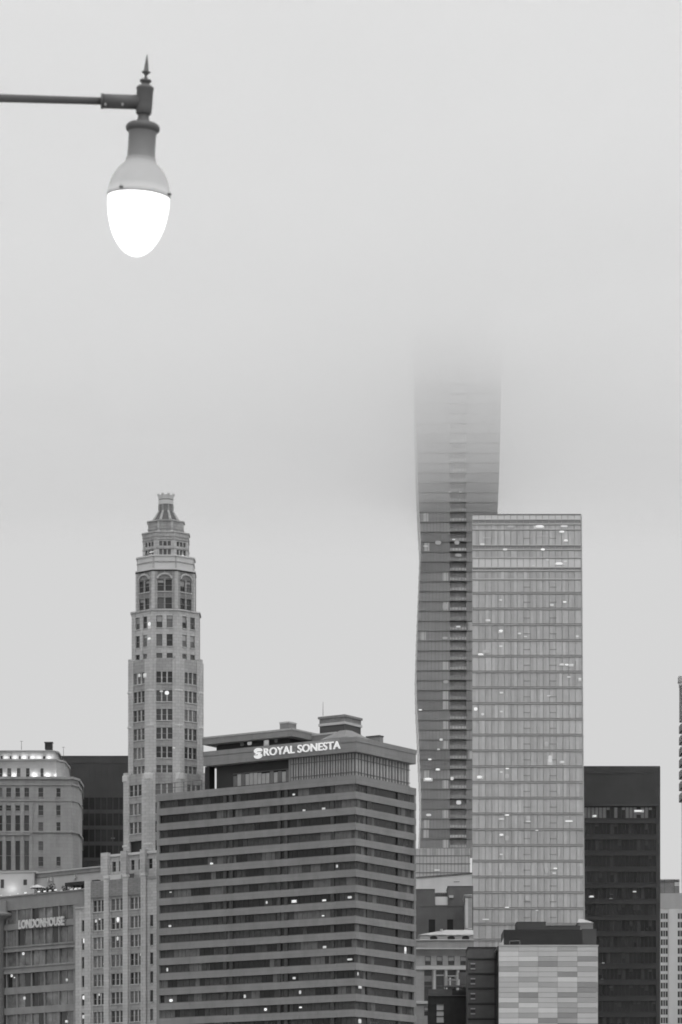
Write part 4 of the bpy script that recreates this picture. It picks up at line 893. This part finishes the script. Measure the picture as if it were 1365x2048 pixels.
    w.fbox(F, -.1, F.L, z(1940), z(1933), .002, .3, M['trim']); w.fbox(F, -.1, F.L, z(2008.5), z(2003), .002, .45, M['trim'])
    for a_, b_ in ((864.8, 872.8), (888.8, 895.8), (912.8, 919.8)): w.lathe([(.42, z(2003)), (.42, z(1998)), (.34, z(1996)), (.3, z(1943)), (.42, z(1941))], M['trim'], 12, c=tuple(F.pt(F.u((a_ + b_) / 2), 0, .1)))
    w.build('wall', t); c = MB(); c.prism(rectpoly(F, .2, F.L - .2, 15, -.61), 0, z(1897), M['dark']); c.build('core', t)
    cm = MB(); cm.prism(rectpoly(F, -.4, F.L, 16, .7), z(1897.5), z(1881), M['stonel']); cm.prism(rectpoly(F, -.6, F.L, 16.4, 1.0), z(1882), z(1880), M['trim']); cm.prism(rectpoly(F, -.5, F.L, 16.2, .85), z(1899.5), z(1897.6), M['trim'])
    for k in range(26): u = F.L * k / 25; cm.fbox(F, u - .13, u + .13, z(1906), z(1899.6), .002, .6, M['stonel'])
    cm.fbox(F, 0, F.L, z(1910), z(1907), .003, .2, M['stonel']); cm.build('cornice', t)
    mb = MB(); A = F.off(-2); ua = A.u(841); mb.prism(rectpoly(A, ua, A.L, 10), z(1880) - .3, z(1869), M['stonel']); 
    for x in (868, 903, 932):
        q = A.pt(A.u(x), z(1875.3), .02); nn = 14; mb.add([A.pt(A.u(x) + .85 * math.cos(2 * math.pi * i / nn), z(1875.3) + .5 * math.sin(2 * math.pi * i / nn), .03) for i in range(nn)], [tuple(range(nn))], M['dark'])
        mb.fbox(A, A.u(x) - 1.1, A.u(x) + 1.1, z(1875.3) + .55, z(1875.3) + .75, .002, .3, M['trim']); mb.fbox(A, A.u(x) - 1.1, A.u(x) + 1.1, z(1875.3) - .7, z(1875.3) - .55, .002, .25, M['trim'])
    mb.build('attic', t)
    mb = MB(); lo = rectpoly(A, ua - .4, A.L, 11, .5); hi = rectpoly(A, A.u(893), A.L, 5, -2.2); mb.prism(lo, z(1869) + .002, z(1857.5), M['snow'], hi); mb.tube(A.pt(A.u(884), z(1860), -1), A.pt(A.u(884), z(1856.5), -1), .3, .3, M['snow'], 8); mb.build('roof', t)
    for (a_, b_) in us: window(t, F, a_, b_, z(1931), z(1913), -.35, 1, True, M['glass'], M['stonel'], False, .55)
    for i, (a_, b_) in enumerate(ut): window(t, F, a_, b_, z(2004), z(1941), -.4, 1, True, M['glass'], M['stonel'], False, 0); 
    for (a_, b_) in ut[:1]: window(t, F, a_, b_, z(2032), z(2014), -.4, 1, True, M['glass'], M['stonel'], False, .4)
    mb = MB(); mb.fbox(F, ut[0][0], ut[0][1], z(1964), z(1952), -.38, -.2, M['panel']); mb.fbox(F, ut[1][0], ut[1][1], z(1952), z(1950), -.38, -.2, M['trim']); mb.build('spandrel', t)
    # brown brick house in front
    D = 845.0; F = pxface(857, D, 940, D); t = thing('brown_brick_building', 'low brown brick building with one tall sash window under the corniced stone front', 'building', F.pt(F.L / 2, 0))
    def z(y): return Zy(y, D)
    w = MB(); ring(F, [(F.u(874), F.u(888))], [(z(2046), z(2009))], 0, F.L, z(2080), z(1991), .6, w, M['brick2']); w.fbox(F, 0, F.L, 0, z(2080) - .002, -.6, 0, M['brick2'])
    w.fbox(F, 0, F.u(905), z(1991) + .002, z(1979), -.6, .05, M['brick']); w.fbox(F, F.u(905), F.L, z(1991) + .002, z(1981), -.6, .04, M['brick2']); w.fbox(F, -.1, F.L, z(1993), z(1991), .06, .2, M['brick']); w.prism(rectpoly(F, .1, F.L, 9, -.62), 0, z(1983), M['brick2']); w.build('wall', t)
    mb = MB(); a_, b_ = F.u(874), F.u(888); mb.fbox(F, a_, b_, z(2046), z(2009), -.61, -.35, M['tgp']); mb.fbox(F, a_, b_, z(2034.5), z(2032.5), -.34, -.2, M['louvre']); mb.fbox(F, a_, b_, z(2023), z(2021), -.341, -.2, M['louvre']); mb.build('window', t)
    D = 852.0; F = pxface(889, D, 940, D); t = thing('roof_fire_escape', 'dark steel roof platform with pale pipes between the brown brick and grey buildings', 'platform', F.pt(F.L / 2, Zy(1985, D)))
    def z(y): return Zy(y, D)
    mb = MB(); mb.fbox(F, 0, F.L, z(1975), z(1972), -1.5, 1.0, M['panel']); mb.build('deck', t)
    mb = MB()
    for k in range(6): u = .3 + (F.L - .6) * k / 5; mb.fbox(F, u - .08, u + .08, z(1990), z(1975), -.5, -.3, M['louvre'])
    mb.build('support', t)
    mb = MB(); rn = random.Random(3)
    for k in range(8): x = 894 + k * 3.4; y = 1956 + rn.uniform(-3, 5); mb.tube(F.pt(F.u(x), z(1972), 0), F.pt(F.u(x), z(y), 0), .22, .22, random.choice((M['pale2'], M['pale'], M['panel'])), 8)
    for y in (1953, 1961): mb.tube(F.pt(F.u(893), z(y), .1), F.pt(F.u(918), z(y), .1), .13, .13, M['pale2'], 8)
    mb.build('pipes', t)
    mb = MB(); mb.fbox(F, F.u(918), F.L, z(1972), z(1945), -1.5, -.6, M['brick']); mb.build('screen', t)
    # grey banded narrow building
    D = 832.0; F = pxface(936.5, D, 999, D); t = thing('dark_grey_building', 'dark grey narrow building with thin floor joints beside the tiled block', 'building', F.pt(F.L / 2, 0))
    def z(y): return Zy(y, D)
    mb = MB(); mb.prism(rectpoly(F, 0, F.L, 14), 0, z(1896), M['brick']); mb.fbox(F, -.1, F.L, z(1896) + .002, z(1894.7), -14, .2, M['louvre'])
    for y in (1919, 1948.5, 1978, 2008.5, 2039): mb.fbox(F, -.02, F.L, z(y + 1.4), z(y), .002, .14, M['louvre']); mb.fbox(F, 0, F.L, z(y - .4), z(y - 2.4), .002, .08, M['louvre2'])
    mb.fbox(F, F.L - 1.0, F.L, 0, z(1897), .003, .1, M['blk2']); mb.build('wall', t)
    for y in (1927, 1957, 1987, 2017):
        mb = MB(); a_, b_ = F.u(942), F.u(951); mb.fbox(F, a_, b_, z(y + 11), z(y), .002, .03, M['louvre2']); mb.fbox(F, a_, b_, z(y + 2.4), z(y), .031, .2, M['pale2']); mb.fbox(F, a_, b_, z(y + 12.5), z(y + 10), .031, .22, M['pale2']); mb.build('window', t)
    # tiled block with plant screen
    D = 815.0; F = pxface(998, D, 1196.5, D); t = thing('tiled_block', 'block clad in a patchwork of pale and grey panels below a black roof screen', 'building', F.pt(F.L / 2, 0))
    def z(y): return Zy(y, D)
    tiles = ['11121', '01111', '00213', '12321', '21112', '01131', '12101', '11213', '10113', '13132', '02112', '20121', '01022', '12131', '00321', '11143', '01101', '10222', '22323', '01111']
    w = MB(); w.prism(rectpoly(F, .3, F.L - .3, 25, -.3), 0, z(1894), M['louvre2']); xe = [998, 1038, 1077, 1116, 1155.5, 1196.5]
    rn = random.Random(12)
    cl_ = MB(); zt_ = z(1893); rh = 10.3 * D / FPX; r = 0; zz = zt_
    while zz > 1.0:
        row = tiles[r] if r < len(tiles) else ''.join(rn.choice('01123') for _ in range(5))
        for i in range(5):
            cl_.fbox(F, F.u(xe[i]) + .015, F.u(xe[i + 1]) - .015, max(0, zz - rh + .05), zz, -.28, .02 * ((i + r) % 2) , M['tile' + row[i]])
        zz -= rh; r += 1
    w.build('wall', t); cl_.build('cladding', t)
    G = Face(F.pt(F.L, 0), F.pt(F.L, 0, -25)); mb = MB(); mb.fbox(G, 0.02, G.L, 0, zt_, -.3, .02, M['tile1']); mb.fbox(F, -.15, F.L + .15, zt_ + .002, zt_ + .25, -25, .15, M['pale2']); mb.build('parapet', t)
    # roof screen
    Gs = F.off(-2.5); q = lambda x: Gs.u(x); zs = lambda y: Gs.at(1100, y)[1]
    mb = MB(); mb.prism(rectpoly(Gs, q(1008), q(1165), 14), zt_ + .2, zs(1860), M['louvre'])
    for k in range(15): y = 1862 + k * 1.95; mb.fbox(Gs, q(1008), q(1165), zs(y + .8), zs(y), .002, .1, M['louvre2'])
    mb.add([Gs.pt(q(1000), zt_ + .25, .3), Gs.pt(q(1008), zt_ + .25, .3), Gs.pt(q(1008), zs(1877), .3), Gs.pt(q(1000), zt_ + .25, -8), Gs.pt(q(1008), zt_ + .25, -8), Gs.pt(q(1008), zs(1877), -8)], [(0, 1, 2), (5, 4, 3), (0, 2, 5, 3), (1, 4, 5, 2), (0, 3, 4, 1)], M['pale2'])
    mb.build('roof_screen', t)
    mb = MB(); mb.prism(rectpoly(Gs, q(1165) + .002, q(1194), 14, -.3), zt_ + .2, zs(1858), M['louvre2']); mb.build('roof_screen', t)
    mb = MB(); H = Gs.off(-1.5); mb.prism(rectpoly(H, q(1035), q(1093), 9), zs(1860), zs(1844), M['louvre2']); mb.prism(rectpoly(H, q(1093) + .002, q(1162), 9), zs(1860), zs(1852), M['louvre2']); mb.prism(rectpoly(H, q(1034.5), q(1093.5), 9.1, .05), zs(1844) + .002, zs(1843), M['louvre']); mb.prism(rectpoly(H, q(1093.6), q(1162.5), 9.1, .05), zs(1852) + .002, zs(1851), M['louvre'])
    mb.build('lift_house', t)
    mb = MB()
    for a_, b_ in (((1020, 1893), (1020, 1883)), ((1040, 1893), (1040, 1883)), ((1020, 1883), (1040, 1882.5))): mb.tube(Gs.pt(q(a_[0]), zs(a_[1]), .4), Gs.pt(q(b_[0]), zs(b_[1]), .4), .12, .12, M['brick'], 6)
    mb.build('pipe', t)
    # white roofed building by the black tower foot
    D = 895.0; F = pxface(1158, D, 1187, D); t = thing('white_roofed_building', 'small building with white sloping roof wedged before the black tower', 'building', F.pt(F.L / 2, 0))
    def z(y): return Zy(y, D)
    mb = MB(); mb.prism(rectpoly(F, 0, F.L, 9), 0, z(1846), M['stone'])
    for y in (1850, 1854): mb.fbox(F, 0, F.L, z(y + .8), z(y), .002, .1, M['panel'])
    mb.build('wall', t)
    mb = MB(); mb.prism(rectpoly(F, -.3, F.L + .15, 9.5, .25), z(1846) + .002, z(1836), M['snow'], rectpoly(F, F.u(1160), F.u(1167), 3, -3)); mb.build('roof', t)
gap()
